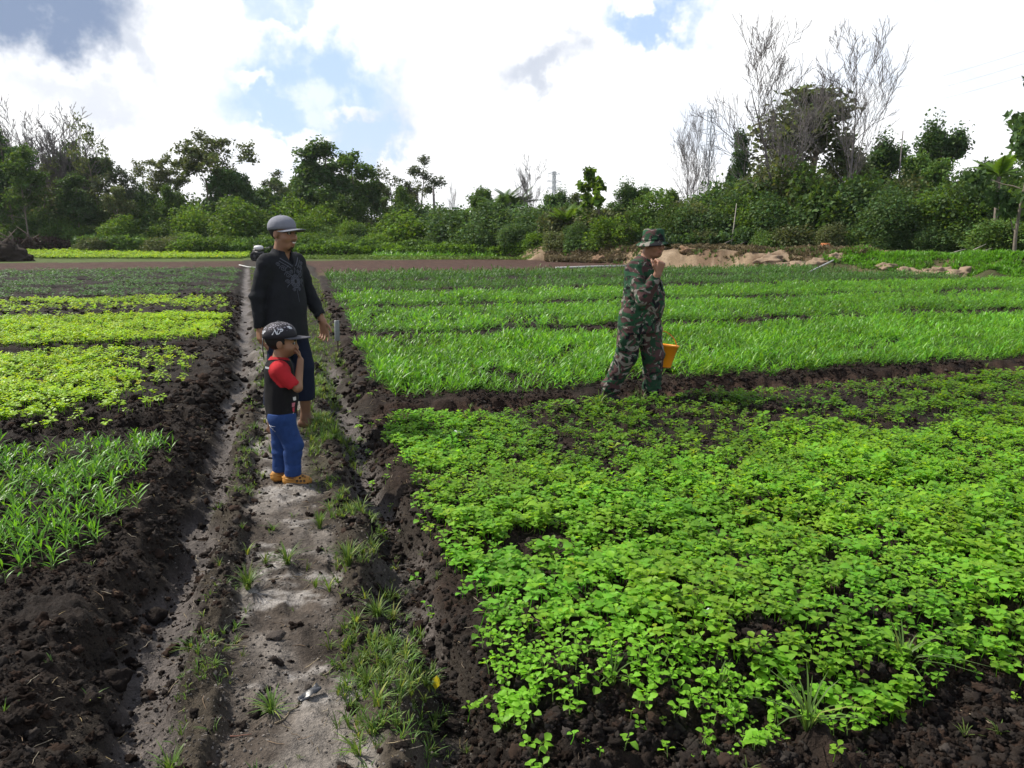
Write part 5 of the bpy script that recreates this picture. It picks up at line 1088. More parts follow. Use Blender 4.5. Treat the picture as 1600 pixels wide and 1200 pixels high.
# ------------------------------------------------------------------ people: one smooth surface per body, clothes as surfaces of their own
from mathutils.bvhtree import BVHTree
A_ = lambda *v: np.array(v, float)
class Vox:
    def __init__(s, lo, hi, h):
        s.h = h; s.ax = [np.arange(lo[i], hi[i]+h, h).astype(np.float32) for i in range(3)]
        s.d = np.full([len(a) for a in s.ax], .25, np.float32)
    def _sl(s, lo, hi):
        r = []
        for i in range(3):
            a = int(max(0, (lo[i]-s.ax[i][0])//s.h)); b = int(min(len(s.ax[i]), (hi[i]-s.ax[i][0])//s.h+2)); r.append(slice(a, max(a+1, b)))
        return tuple(r)
    def op(s, f, lo, hi, k, mode):
        sl = s._sl(lo, hi); X = s.ax[0][sl[0]][:, None, None]; Y = s.ax[1][sl[1]][None, :, None]; Z = s.ax[2][sl[2]][None, None, :]
        v = f(X, Y, Z).astype(np.float32); d = s.d[sl]
        if mode == 'sub': d = -d
        if k > 0:
            h = np.clip(.5+.5*(d-v)/k, 0, 1); r = d*(1-h)+v*h-k*h*(1-h)
        else: r = np.minimum(d, v)
        s.d[sl] = -r if mode == 'sub' else r
    def cone(s, a, b, r1, r2, k=.02, mode='add', sq=(1, 1, 1)):
        a = A_(*a); b = A_(*b); sq = A_(*sq); m = max(r1, r2)*sq.max()+k+.05; ab = (b-a)/sq; L = ab@ab+1e-9
        def f(X, Y, Z):
            x, y, z = (X-a[0])/sq[0], (Y-a[1])/sq[1], (Z-a[2])/sq[2]; t = np.clip((x*ab[0]+y*ab[1]+z*ab[2])/L, 0, 1)
            return (np.sqrt((x-t*ab[0])**2+(y-t*ab[1])**2+(z-t*ab[2])**2)-(r1+(r2-r1)*t))*sq.min()
        s.op(f, np.minimum(a, b)-m, np.maximum(a, b)+m, k, mode); return s
    def ell(s, c, r, k=.02, mode='add', M=None):
        c = A_(*c); r = A_(*r); m = r.max()+k+.04; M = np.eye(3) if M is None else np.array(M)
        def f(X, Y, Z):
            x, y, z = X-c[0], Y-c[1], Z-c[2]; q = [(M[0, i]*x+M[1, i]*y+M[2, i]*z)/r[i] for i in range(3)]
            n = np.sqrt(q[0]**2+q[1]**2+q[2]**2); return (n-1)*r.min()*np.clip(n, .6, 3)**0
        s.op(f, c-m, c+m, k, mode); return s
    def plane(s, n, off, mode='sub', k=0):
        "removes everything on the side n.p > off"
        s.op(lambda X, Y, Z: off-(n[0]*X+n[1]*Y+n[2]*Z)+0*X+0*Y+0*Z, [a[0] for a in s.ax], [a[-1] for a in s.ax], k, 'sub'); return s
    def wrinkle(s, amp, sc, seed, zone=None):
        i = np.where(np.abs(s.d) < .03); P = np.stack([s.ax[0][i[0]], s.ax[1][i[1]], s.ax[2][i[2]]], -1).astype(float)
        n = vn3(P*np.array(sc)+seed, seed)*2-1; n2 = vn3(P*np.array(sc)*2.1+seed+5, seed+1)*2-1
        w = (1-np.abs(n)*1.6)*.6+n2*.5; w = w if zone is None else w*zone(P); s.d[i] += (amp*w).astype(np.float32); return s
    def nets(s):
        d = s.d; ins = d < 0; nx, ny, nz = d.shape; cnt = np.zeros((nx-1, ny-1, nz-1), np.int8)
        C = [(a, b, c) for a in (0, 1) for b in (0, 1) for c in (0, 1)]
        for a, b, c in C: cnt += ins[a:nx-1+a, b:ny-1+b, c:nz-1+c]
        act = np.argwhere((cnt > 0) & (cnt < 8)); idx = np.full(cnt.shape, -1, np.int64); idx[tuple(act.T)] = np.arange(len(act))
        S = np.zeros((len(act), 3)); N = np.zeros(len(act)); val = {c: d[act[:, 0]+c[0], act[:, 1]+c[1], act[:, 2]+c[2]].astype(float) for c in C}
        for p in C:
            for ax in range(3):
                if p[ax] == 0:
                    q = list(p); q[ax] = 1; q = tuple(q); u, v = val[p], val[q]; k = (u < 0) != (v < 0); t = np.where(k, u/(u-v+1e-12), 0)
                    e = np.array(p, float)[None].repeat(len(act), 0); e[:, ax] = t; S[k] += e[k]; N[k] += 1
        V = (act+S/N[:, None])*s.h+np.array([a[0] for a in s.ax]); F = []
        for ax in range(3):
            a = [slice(None)]*3; b = [slice(None)]*3; a[ax] = slice(0, -1); b[ax] = slice(1, None); cr = ins[tuple(a)] != ins[tuple(b)]; e = np.argwhere(cr); o1, o2 = (ax+1) % 3, (ax+2) % 3
            sh = np.array(cnt.shape); ok = (e[:, o1] > 0) & (e[:, o2] > 0) & (e[:, o1] < sh[o1]) & (e[:, o2] < sh[o2]); e = e[ok]; q = []
            for da, db in ((1, 1), (0, 1), (0, 0), (1, 0)):
                w = e.copy(); w[:, o1] -= da; w[:, o2] -= db; q.append(idx[tuple(w.T)])
            q = np.stack(q, -1); fl = ~ins[tuple(e.T)]; q[fl] = q[fl][:, ::-1]; F.append(q)
        return V, np.concatenate(F)
def smooth_v(V, F, n=2, lam=.5):
    e = np.concatenate([F[:, [0, 1]], F[:, [1, 2]], F[:, [2, 3]], F[:, [3, 0]]]); e = np.concatenate([e, e[:, ::-1]]); cnt = np.bincount(e[:, 0], minlength=len(V))[:, None]+1e-9
    for _ in range(n):
        a = np.stack([np.bincount(e[:, 0], V[e[:, 1], k], len(V)) for k in range(3)], -1)/cnt; V = V+lam*(a-V)
    return V
def hand(vx, w, f, n, b, s=1.0, curl=(.35, .4, .45, .5), thumb=.5, spread=.10):
    "palm, four fingers and a thumb; w wrist, f finger direction, n the way the palm faces, b towards the thumb"
    w = A_(*w); f = unit(A_(*f)); b = A_(*b); b = unit(b-f*(b@f)); n = A_(*n); n = n-f*(n@f)-b*(n@b); n = unit(n) if np.linalg.norm(n) > .1 else np.cross(f, b)
    for o in (-.024, 0, .024): vx.cone(w+b*o*.6*s, w+f*.085*s+b*o*s, .017*s, .014*s, .012*s)
    for i, (L, o) in enumerate([(.92, .031), (1.05, .010), (1.0, -.011), (.78, -.031)]):
        q = w+f*.088*s+b*o*s; d = unit(f+b*o*spread*30*.1); a = 0
        for j, l in enumerate((.043, .027, .021)):
            a += curl[i]*(1.0, 1.15, .8)[j]; dd = d*math.cos(a)+n*math.sin(a); e = q+dd*l*L*s; vx.cone(q, e, (.0088-.0008*j)*s, (.0082-.0010*j)*s, .003*s); q = e
    q = w+f*.025*s+b*.026*s
    for l, r, a in ((.042, .0125, .0), (.030, .0095, .35), (.022, .0085, .6)):
        dd = unit(f*(.72+.2*a)+b*(.75-thumb*a*1.3)+n*(.25+thumb*a*1.2)); e = q+dd*l*s; vx.cone(q, e, r*s, r*.9*s, .006*s); q = e
def head(vx, c, M, s=1.0, child=False, smile=0.0):
    c = A_(*c); M = np.array(M); T = lambda x, y, z: c+M@(A_(x, y, z)*s); r = lambda *v: A_(*v)*s; k = .018*s
    vx.ell(T(-.012, 0, .035), r(.097, .076, .086), k, 'add', M)
    if child: vx.ell(T(.022, 0, -.025), r(.068, .064, .072), k, 'add', M); vx.ell(T(.035, 0, -.068), r(.044, .042, .032), k, 'add', M)
    else: vx.ell(T(.022, 0, -.030), r(.070, .063, .085), k, 'add', M); vx.ell(T(.040, 0, -.088), r(.042, .044, .036), k, 'add', M)
    for y in (-1, 1):
        vx.ell(T(.056, y*.040, -.034), r(.030, .026, .028), k, 'add', M); vx.cone(T(.074, y*.046, .020), T(.088, y*.012, .018), .011*s, .011*s, .012*s)
        vx.ell(T(.093, y*.031, .001), r(.013, .017, .010), .008*s, 'sub', M); vx.ell(T(.082, y*.031, .001), r(.011, .014, .010), .004*s, 'add', M)
        vx.ell(T(-.006, y*.078, -.008), r(.021, .010, .032), .008*s, 'add', M); vx.ell(T(.092, y*.012, -.042), r(.012, .010, .009), .006*s, 'add', M)
    vx.cone(T(.088, 0, .004), T(.106 if not child else .100, 0, -.036), .009*s, .014*s, .010*s)
    zm = -.068 if not child else -.060
    vx.cone(T(.086, -.019, zm+.006+smile*.006), T(.092, 0, zm+.006), .007*s, .008*s, .006*s); vx.cone(T(.086, .019, zm+.006+smile*.006), T(.092, 0, zm+.006), .007*s, .008*s, .006*s)
    vx.cone(T(.084, -.015, zm-.008), T(.089, 0, zm-.010), .007*s, .009*s, .006*s); vx.cone(T(.084, .015, zm-.008), T(.089, 0, zm-.010), .007*s, .009*s, .006*s)
    vx.cone(T(.104, -.024, zm+smile*.004), T(.104, .024, zm+smile*.004), .008*s, .008*s, .004*s, 'sub')
    return lambda P: ((P-c)@M)/s
def skin_cols(V, loc, tone, seed, beard=0.0, child=False):
    n = vn3(V*14+seed, seed); C = np.array(tone)[None]*(.85+.3*n)[:, None]; L = loc(V); x, y, z = L.T; ay = np.abs(y); zm = -.068 if not child else -.060
    hd = (np.linalg.norm(L, axis=1) < .16)
    k = hd & (x > .07) & (ay > .013) & (ay < .047) & (z > .015) & (z < .027); C[k] = (.02, .015, .012)
    k = hd & (x > .078) & (ay < .024) & (np.abs(z-zm) < .014); C[k] = np.array(tone)*np.array((.95, .78, .8))
    k = hd & (x > .068) & (np.abs(ay-.031) < .014) & (np.abs(z-.001) < .0075); C[k] = (.05, .035, .03)
    if beard:
        k = hd & (((x > .045) & (ay < .018) & (z < -.097)) | ((x > .082) & (ay < .024) & (z > -.060) & (z < -.053))); C[k] = C[k]*(1-beard)+np.array((.02, .016, .014))*beard
    k = hd & (x > .05) & (ay > .025) & (ay < .055) & (z < -.015) & (z > -.05); C[k] *= np.array((1.06, .95, .93))
    return C
SKIN = mat('skin', (1, 1, 1), .55, .35, None, None, True)
def cloth_mat(name, color, rough=.9, noise=(30, .18), vcol=False, bump=(160, .25)): return mat(name, color, rough, .15, noise, bump, vcol, 0)
def vmesh(name, vx, m_, colf=None, sm=2):
    V, F = vx.nets(); V = smooth_v(V, F, sm); return V, F, mesh(name, V, None, F, m_, None if colf is None else colf(V), True)
def eyes(par, c, M, s, child=False):
    V, F = icos(2); C = np.ones((len(V), 3))*.6; C[V[:, 0] > .55] = (.015, .01, .008)
    for y in (-1, 1):
        P = V*.0105*s; P = (P@np.array(M).T)+A_(*c)+np.array(M)@(A_(.0845, y*.031, .001)*s); link('eye', mesh('eye', P, F, None, SKIN, C, True), par)
def hair(par, c, M, s, m_, low=-.03, front=.03):
    V, F = icos(4); P = V*np.array((.104, .083, .094))+np.array((-.014, 0, .036)); L = P.copy()
    n = vn3(V*22, 3)*.004; P = P+V*n[:, None]
    k = ((L[:, 2] > low+.07*sst(-.06, .03, L[:, 0])) & (L[:, 0] < front+.01)) | (L[:, 2] > .055); f = F[k[F].all(1)]
    u, inv = np.unique(f, return_inverse=True); P = (P[u]*s)@np.array(M).T+A_(*c); link('hair', mesh('hair', P, inv.reshape(-1, 3), None, m_, None, True), par)
def dome(prof_r, n=32, wob=0):
    mb = MB(); mb.lathe(prof_r, n); return mb.arr()
def cap(par, c, M, s, m_dome, m_brim, name='cap', tilt=0.0, brim=(.075, .006), flat=False):
    Mx = np.array(M)@np.array(Euler((0, tilt, 0)).to_matrix()); T = lambda P: (P*s)@Mx.T+A_(*c)
    a = np.linspace(0, np.pi/2, 9); prof = [(.0885*math.sin(t)**.9 if t > 0 else .0005, .076*math.cos(t)) for t in a]+[(.0885, -.022), (.084, -.022), (.084, -.005)]
    mb = MB(); mb.lathe(prof, 36); V, f3, f4, C = mb.arr(); ang = np.arctan2(V[:, 1], V[:, 0]); seam = .0018*np.exp(-((np.mod(ang+np.pi/6, np.pi/3)-np.pi/6)/.03)**2)*(V[:, 2] > -.02)
    V[:, :2] *= (1-seam[:, None]/.09); V[:, 0] *= 1.19; V[:, 0] -= .012; V[:, 2] += .048
    o = link(name, mesh(name, T(V), f3, f4, m_dome, C, True), par)
    nu, nv = 25, 6; U = np.linspace(-1.25, 1.25, nu)[:, None]; Wv = np.linspace(0, 1, nv)[None]; r = .098+brim[0]*np.cos(U*.62)**.6*Wv
    X = (.094+0*U)*np.cos(U*1.0)*1.08+brim[0]*np.cos(U*.95)**.9*Wv-.006; Y = .0905*np.sin(U)*1.0*(1-.06*Wv); Z = .026-(0 if flat else .9)*(Y**2)*2.2-.010*Wv+0*U
    V = np.stack([X, Y, Z], -1).reshape(-1, 3); i = np.arange(nu-1)[:, None]*nv; j = np.arange(nv-1)[None]; F = np.stack([i+j, i+nv+j, i+nv+j+1, i+j+1], -1).reshape(-1, 4)
    b = link('brim', mesh('brim', T(V), None, F, m_brim, None, True), o); md = b.modifiers.new('thick', 'SOLIDIFY'); md.thickness = .005*s; md.offset = 0
    mb = MB(); V, F = icos(1); mb.add(T(V*np.array((.008, .008, .005))+np.array((-.012, 0, .125))), F); mb.build('button', m_brim, o, True); return o, T
def proj(bv, o, d, lift=.002):
    h = bv.ray_cast(Vector(o), Vector(d)); return None if h[0] is None else np.array(h[0]+h[1].normalized()*lift*(1 if h[1].dot(Vector(d)) < 0 else -1))
def foot(vx, a, yaw, s=1.0, bare=True):
    a = A_(*a); c, n = math.cos(yaw), math.sin(yaw); D = lambda x, y, z: a+A_(c*x-n*y, n*x+c*y, 0)*s+A_(0, 0, z*s-a[2])
    vx.cone(D(-.035, 0, .034), D(.05, 0, .040), .036*s, .036*s, .02*s); vx.cone(D(.05, .005, .036), D(.125, .008, .022), .036*s, .030*s, .02*s); vx.cone(A_(*a), D(.03, 0, .045), .036*s, .034*s, .03*s)
    if bare:
        for i, y in enumerate((-.030, -.014, .001, .015, .030)): vx.cone(D(.13, y, .016), D(.170-.006*abs(i-1.2)*1.4 if True else 0, y*1.12, .012), .0105*s, .0095*s, .004*s)
# ---------- the man in the grey cap
TONE = (.28, .145, .085)
def man():
    x, y = on_ground(456, 676); rz = R(-30); M0 = Matrix.Rotation(R(3), 3, 'Z')@Matrix.Rotation(R(0), 3, 'Y'); hc = A_(.035, -.005, 1.515)
    vx = Vox((-.28, -.40, -.01), (.36, .42, 1.70), .0055)
    loc = head(vx, hc, M0, 1.0, False, 1.0); vx.cone((-.015, 0, 1.33), (.015, 0, 1.44), .064, .058, .03)
    vx.cone((0, -.12, 1.28), (0, .12, 1.28), .052, .052, .04, 'add', (.85, 1, 1)); vx.cone((0, 0, 1.20), (0, 0, .92), .122, .118, .05, 'add', (.66, 1, 1))
    for s_, el, wr in ((-1, (-.06, -.205, 1.06), (-.07, -.195, .83)), (1, (.01, .245, 1.06), (.13, .255, .845))):
        sh = (-.01, s_*.155, 1.29); vx.cone(sh, el, .045, .040, .02); vx.cone(el, wr, .041, .027, .015)
        hand(vx, wr, (.18 if s_ > 0 else .04, .02*s_, -1), (.15, -s_, 0), (1, .25*s_, 0), 1.0, (.30, .38, .45, .5) if s_ < 0 else (.25, .45, .55, .6))
    for s_, fx in ((-1, -.02), (1, .03)):
        vx.cone((0, s_*.085, .88), (fx+.02, s_*.12, .48), .085, .058, .03); vx.cone((fx+.02, s_*.12, .48), (fx-.02, s_*.145, .09), .055, .036, .02); vx.ell((fx-.02, s_*.14, .33), (.05, .048, .09), .02); foot(vx, (fx-.02, s_*.145, .085), s_*.22)
    vx.plane((0, 0, -1), -.002)
    V, F, me = vmesh('person', vx, SKIN, lambda V: skin_cols(V, loc, TONE, 3, .85)*(1-.48*sst(.38, .16, V[:, 2:])), 1)  # lower legs darkened for mud, with backlit shade put into the skin colour
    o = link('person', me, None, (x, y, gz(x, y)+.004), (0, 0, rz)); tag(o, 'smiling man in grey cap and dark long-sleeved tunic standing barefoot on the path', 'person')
    eyes(o, hc, M0, 1.0); hair(o, hc, M0, 1.0, mat('black_hair', (.012, .010, .009), .7, .3), -.045)
    mb = MB(); t = np.linspace(-.017, .017, 7); top = [A_(.0985-abs(k)*.45*abs(k)*30*.06, k, -.0640+abs(k)*.10) for k in t]; P = np.array(top+[q-A_(0, 0, .0085) for q in top]); mb.add(P@np.array(M0).T+hc, None, [(i, i+1, i+8, i+7) for i in range(6)])
    mb.build('teeth', mat('teeth', (.62, .58, .52), .4), o)
    # tunic
    c = Vox((-.26, -.36, .66), (.32, .38, 1.42), .0055)
    c.cone((-.01, -.13, 1.295), (-.01, .13, 1.295), .074, .078, .04, 'add', (.88, 1, 1)); c.cone((.0, 0, 1.22), (.012, 0, .74), .158, .182, .05, 'add', (.78, 1, 1)); c.ell((.03, 0, 1.0), (.115, .14, .18), .05); c.cone((-.01, 0, 1.34), (.0, 0, 1.385), .085, .072, .03)
    for s_, el, wr in ((-1, (-.06, -.205, 1.06), (-.07, -.195, .845)), (1, (.01, .245, 1.06), (.125, .255, .865))):
        c.cone((-.01, s_*.152, 1.295), el, .070, .060, .03); c.cone(el, wr, .064, .047, .02); d = unit(A_(*wr)-A_(*el)); c.cone(A_(*wr)-d*.012, A_(*wr)+d*.1, .036, .036, 0, 'sub')
    c.wrinkle(.010, (8, 8, 3.5), 5, lambda P: np.clip((1.36-P[:, 2])*5, 0, 1)); c.wrinkle(.008, (9, 9, 17), 9, lambda P: (np.abs(P[:, 1]) > .17)*1.0)
    c.plane((0, 0, -1), -.742); c.cone((.012, 0, .80), (.012, 0, .5), .148, .165, 0, 'sub', (.72, 1, 1))
    c.cone((.0, 0, 1.36), (.02, 0, 1.50), .064, .078, .004, 'sub'); c.cone((.10, 0, 1.37), (.085, 0, 1.275), .034, .006, .004, 'sub', (2.0, 1, 1))
    cv, cf, cm = vmesh('tunic', c, cloth_mat('dark_tunic_cloth', (.019, .020, .023), .92, (18, .35)), None, 1); t_ = link('tunic', cm, o)
    bv = BVHTree.FromPolygons(cv.tolist(), cf.tolist()); EM = mat('grey_embroidery', (.095, .10, .125), .8); mb = MB()
    def emb(pts, r=.0030):
        q = [proj(bv, (.5, a, b), (-1, 0, 0), .001) for a, b in pts]; q = [p for p in q if p is not None]
        if len(q) > 2: mb.tube(q, r, 4, 1, False)
    th = np.linspace(0, 2*np.pi, 28)
    for rr in (.016, .030, .042): emb([(rr*math.cos(a), 1.165+rr*1.15*math.sin(a)) for a in th])
    for k in range(8): a = k*np.pi/4; emb([(.03*math.cos(a)+.011*math.cos(b), 1.165+.034*math.sin(a)+.011*math.sin(b)) for b in th[::3]], .0024)
    for s_ in (-1, 1):
        emb([(s_*(.014+.012*k), 1.275+.010*k) for k in range(7)], .004); emb([(s_*(.03+.012*k), 1.262+.009*k) for k in range(7)])
        for cx, cz, r0 in ((.058, 1.215, .026), (.088, 1.262, .022), (.030, 1.235, .015), (.066, 1.165, .017), (.115, 1.292, .016), (.026, 1.105, .014)):
            emb([(s_*(cx+r0*(1-k/26)*math.cos(k*.5)), cz+r0*(1-k/26)*math.sin(k*.5)) for k in range(24)], .0024)
        emb([(s_*(.045+.03*math.sin(k*.6)), 1.28-.012*k) for k in range(14)], .0024)
    emb([(.004*math.sin(k), 1.265-.008*k) for k in range(8)], .003); emb([(.0, 1.11-.012*k) for k in range(9)], .002)
    mb.build('embroidery', EM, t_)
    # trousers
    c = Vox((-.2, -.34, .18), (.24, .34, .98), .007)
    for s_, fx in ((-1, -.02), (1, .03)): c.cone((0, s_*.07, .84), (fx+.02, s_*.105, .50), .095, .086, .03); c.cone((fx+.02, s_*.105, .50), (fx-.005, s_*.13, .24), .088, .086, .02)
    c.wrinkle(.009, (9, 9, 4), 3); c.plane((0, 0, -1), -.235)
    for s_, fx in ((-1, -.02), (1, .03)): c.cone((fx, s_*.13, .28), (fx, s_*.13, .1), .07, .07, 0, 'sub')
    link('trousers', vmesh('trousers', c, cloth_mat('navy_trouser_cloth', (.011, .015, .030), .9))[2], o)
    gm = cloth_mat('grey_cap_cloth', (.20, .205, .235), .85, (20, .2)); cap(o, hc+A_(.0, 0, .0), M0, 1.06, gm, gm, 'cap', R(-3), (.090, .006))
man()
# ---------- the boy
def boy():
    x, y = on_ground(446, 757); rz = R(20); s = .86; M0 = Matrix.Rotation(R(-12), 3, 'Z')@Matrix.Rotation(R(3), 3, 'Y'); hc = A_(.028, 0, .862)
    vx = Vox((-.16, -.20, -.01), (.22, .19, 1.0), .0042)
    loc = head(vx, hc, M0, s, True); vx.cone((-.005, 0, .73), (.01, 0, .79), .036, .038, .02)
    vx.cone((0, -.075, .705), (0, .075, .705), .038, .038, .03); vx.cone((0, 0, .68), (.0, 0, .46), .085, .088, .03, 'add', (.78, 1, 1)); vx.ell((.02, 0, .53), (.075, .08, .08), .03)
    er, wr = A_(.095, -.125, .605), A_(.125, -.045, .755); sh = A_(0, -.10, .70)
    vx.cone(sh, er, .032, .027, .02); vx.cone(er, wr, .027, .019, .012); hand(vx, wr, (-.12, .35, 1), (-1, .1, .2), (-.1, -1, .2), .58, (.35, .75, .85, .9), .3)
    el, wl = A_(-.01, .135, .57), A_(.05, .135, .445); vx.cone((0, .10, .70), el, .032, .026, .02); vx.cone(el, wl, .026, .018, .012); hand(vx, wl, (.2, 0, -1), (0, -1, 0), (1, 0, 0), .6)
    ft = [(-.02, .055, R(14)), (.045, -.055, R(-16))]
    for (fx, fy, fa) in ft: vx.cone((0, fy*.9, .44), (fx+.01, fy, .25), .058, .040, .02); vx.cone((fx+.01, fy, .25), (fx, fy, .05), .039, .026, .02); foot(vx, (fx, fy, .055), fa, .58, False)
    V, F, me = vmesh('person', vx, SKIN, lambda V: skin_cols(V, loc, (.245, .125, .07), 8, 0, True), 1)
    o = link('person', me, None, (x, y, gz(x, y)+.012), (0, 0, rz)); tag(o, 'small boy in black and red shirt and blue jeans with one hand at his mouth', 'person')
    eyes(o, hc, M0, s); hair(o, hc, M0, s, bpy.data.materials['black_hair'], -.075, .02)
    # shirt
    c = Vox((-.16, -.20, .36), (.17, .20, .78), .0042)
    c.cone((0, -.078, .708), (0, .078, .708), .045, .045, .025); c.cone((0, 0, .685), (.004, 0, .40), .103, .112, .03, 'add', (.84, 1, 1)); c.ell((.02, 0, .53), (.088, .092, .09), .03); c.cone((0, 0, .73), (.004, 0, .752), .048, .046, .02)
    sl = [(A_(0, -.095, .705), A_(.072, -.122, .620)), (A_(0, .095, .705), A_(-.008, .132, .600))]
    for a, b in sl:
        c.cone(a, b, .039, .043, .02); d = unit(b-a); c.cone(b+d*.022, b+d*.12, .034, .05, 0, 'sub')
    c.wrinkle(.007, (11, 11, 6), 12, lambda P: np.clip((.72-P[:, 2])*8, 0, 1)); c.plane((0, 0, -1), -.402); c.cone((.004, 0, .43), (.004, 0, .2), .098, .1, 0, 'sub', (.84, 1, 1)); c.cone((.004, 0, .755), (.012, 0, .85), .040, .05, .002, 'sub')
    def col(V):
        C = np.ones((len(V), 3))*A_(.013, .012, .013); red = A_(.42, .022, .028)
        for sg, (a, b) in zip((-1, 1), sl):
            k = (V[:, 1]*sg > .066-.5*np.clip(V[:, 2]-.715, 0, .04)+.15*np.clip(.70-V[:, 2], 0, .1)) & (V[:, 2] > .655-.9*np.clip(V[:, 1]*sg-.075, 0, .06)-.02); t = np.clip(((V-a)@(b-a))/((b-a)@(b-a)), 0, 1.3); dd = np.linalg.norm(V-a-t[:, None]*(b-a), axis=1)
            C[k & (dd < .066)] = red
        C[(V[:, 2] > .745) & (np.hypot(V[:, 0]-.004, V[:, 1]) < .062)] = red*.8
        for p, r, q in (((.075, -.088, .43), .013, (.62, .60, .55)), ((.078, -.086, .462), .014, (.40, .05, .08)), ((.074, -.090, .495), .013, (.50, .16, .20)), ((.080, -.08, .53), .010, (.6, .58, .55))):
            k = np.max(np.abs(V-A_(*p))*A_(.9, .9, 1), axis=1) < r; C[k] = q
        return C
    cv, cf, cm = vmesh('shirt', c, cloth_mat('shirt_cloth', (1, 1, 1), .9, (25, .2), True), col, 1); t_ = link('shirt', cm, o)
    bv = BVHTree.FromPolygons(cv.tolist(), cf.tolist()); vd = A_(math.sin(-rz)*-1, 1, 0); vd = A_(math.sin(rz), math.cos(rz), 0)   # towards the far side as seen from the path
    mb = MB(); sidev = A_(math.cos(-rz), math.sin(-rz), 0)
    g = [proj(bv, A_(*(sidev*u))+A_(0, 0, z_)-vd*.4, vd, .0015) for z_ in (.716, .727) for u in np.linspace(-.062, -.028, 6)]
    if all(p is not None for p in g): mb.add(np.array(g), None, [(i, i+1, i+7, i+6) for i in range(5)]); mb.build('printed_label', mat('grey_print', (.30, .30, .31), .7), t_)
    # jeans
    DEN = mat('denim', (.020, .047, .15), .88, .15, (28, .45), (220, .3)); c = Vox((-.15, -.17, .03), (.17, .17, .47), .0042)
    for (fx, fy, fa) in ft: c.cone((0, fy*.9, .40), (fx+.012, fy*1.02, .24), .074, .057, .02); c.cone((fx+.012, fy*1.02, .24), (fx+.0, fy*1.02, .065), .057, .050, .02)
    c.cone((0, -.03, .42), (0, .03, .42), .082, .082, .03); c.wrinkle(.0095, (10, 10, 22), 21, lambda P: np.clip((.33-P[:, 2])*8, .25, 1)*np.clip((P[:, 2]-.07)*25, 0, 1)); c.plane((0, 0, -1), -.052); c.plane((0, 0, 1), .445)
    for (fx, fy, fa) in ft: c.cone((fx, fy, .085), (fx, fy, 0), .041, .041, 0, 'sub')
    cv, cf, cm = vmesh('jeans', c, DEN, None, 1); j_ = link('jeans', cm, o); bv = BVHTree.FromPolygons(cv.tolist(), cf.tolist()); mb = MB()
    for (u0, z0, u1, z1) in ((-.055, .372, -.012, .338), (-.042, .332, -.022, .362), (-.060, .375, -.005, .375)):
        q = [proj(bv, sidev*(u0+(u1-u0)*k)+A_(0, 0, z0+(z1-z0)*k)-vd*.4, vd, .001) for k in np.linspace(0, 1, 6)]; q = [p for p in q if p is not None]
        if len(q) > 2: mb.tube(q, .0014 if z0 != z1 else .001, 4, 1, False)
    if mb.n: mb.build('pocket_stitching', mat('white_thread', (.55, .55, .58), .8), j_)
    # clogs
    CL = mat('ochre_clog_foam', (.40, .185, .035), .6, .35, (30, .15)); CLV = mat('clog_foam', (1, 1, 1), .6, .35, (30, .15), None, True)
    for (fx, fy, fa) in ft:
        v = Vox((fx-.08, fy-.07, -.014), (fx+.14, fy+.07, .09), .003); D = lambda a, b, h: A_(fx+math.cos(fa)*a-math.sin(fa)*b, fy+math.sin(fa)*a+math.cos(fa)*b, h)
        v.cone(D(-.028, 0, .014), D(.072, .0, .012), .034, .038, .01, 'add', (1, 1, .62)); v.cone(D(.030, 0, .026), D(.078, 0, .016), .034, .030, .012); v.cone(D(-.03, 0, .026), D(-.03, 0, .034), .034, .032, .01)
        v.ell(D(-.012, 0, .060), (.030, .026, .030), .006, 'sub')
        for a, b in ((.045, -.024), (.060, -.012), (.045, .024), (.060, .012), (.075, -.020), (.075, .02), (.045, 0), (.078, 0), (.030, -.036), (.052, -.038), (.072, -.036)):
            v.ell(D(a, b, .052 if abs(b) < .022 else .040 if abs(b) < .03 else .026), (.0055,)*3, .002, 'sub')
        v.plane((0, 0, -1), .0115); H_ = [D(a, b, .048 if abs(b) < .022 else .038 if abs(b) < .03 else .024) for a, b in ((.045, -.024), (.060, -.012), (.045, .024), (.060, .012), (.075, -.020), (.075, .02), (.045, 0), (.030, -.036), (.052, -.038), (.072, -.036))]
        def hc_(V):
            C = np.ones((len(V), 3))*A_(.40, .185, .035)
            for h_ in H_: C[np.linalg.norm(V-h_, axis=1) < .0085] = (.06, .03, .012)
            C[V[:, 2] < -.004] = (.20, .09, .02); return C
        q = link('clog', vmesh('clog', v, CLV, hc_, 1)[2], o)
        mb = MB(); mb.tube([D(.015, -.037, .030), D(-.03, -.036, .038), D(-.064, 0, .040), D(-.03, .036, .038), D(.015, .037, .030)], .0055, 6); mb.build('strap', CL, q)
    # cap with light squiggles and white marks on its side
    cmt = bpy.data.materials.new('speckled_cap_cloth'); cmt.use_nodes = True; g_ = NT(cmt.node_tree); out = g_.n('ShaderNodeOutputMaterial'); tc = g_.n('ShaderNodeTexCoord')
    nz = g_.noise(tc.outputs['Object'], 95, 2, .6, 1.5); zz = g_.n('ShaderNodeSeparateXYZ', i0=tc.outputs['Object']).outputs[2]
    f = g_.m('MULTIPLY', g_.step(.57, .61, nz.outputs['Fac']), g_.step(.93, .95, zz)); b = g_.n('ShaderNodeBsdfPrincipled', Base__Color=g_.mix(f, (.014, .012, .017, 1), (.33, .31, .36, 1)), Roughness=.8); g_.t.links.new(b.outputs[0], out.inputs[0])
    bm = mat('cap_brim_cloth', (.055, .052, .060), .6, .3); cp, T = cap(o, hc+A_(.0, 0, .006), M0, s*1.10, cmt, bm, 'cap', R(-5), (.085, .006), True)
    WH = mat('white_cap_mark', (.60, .60, .62), .7)
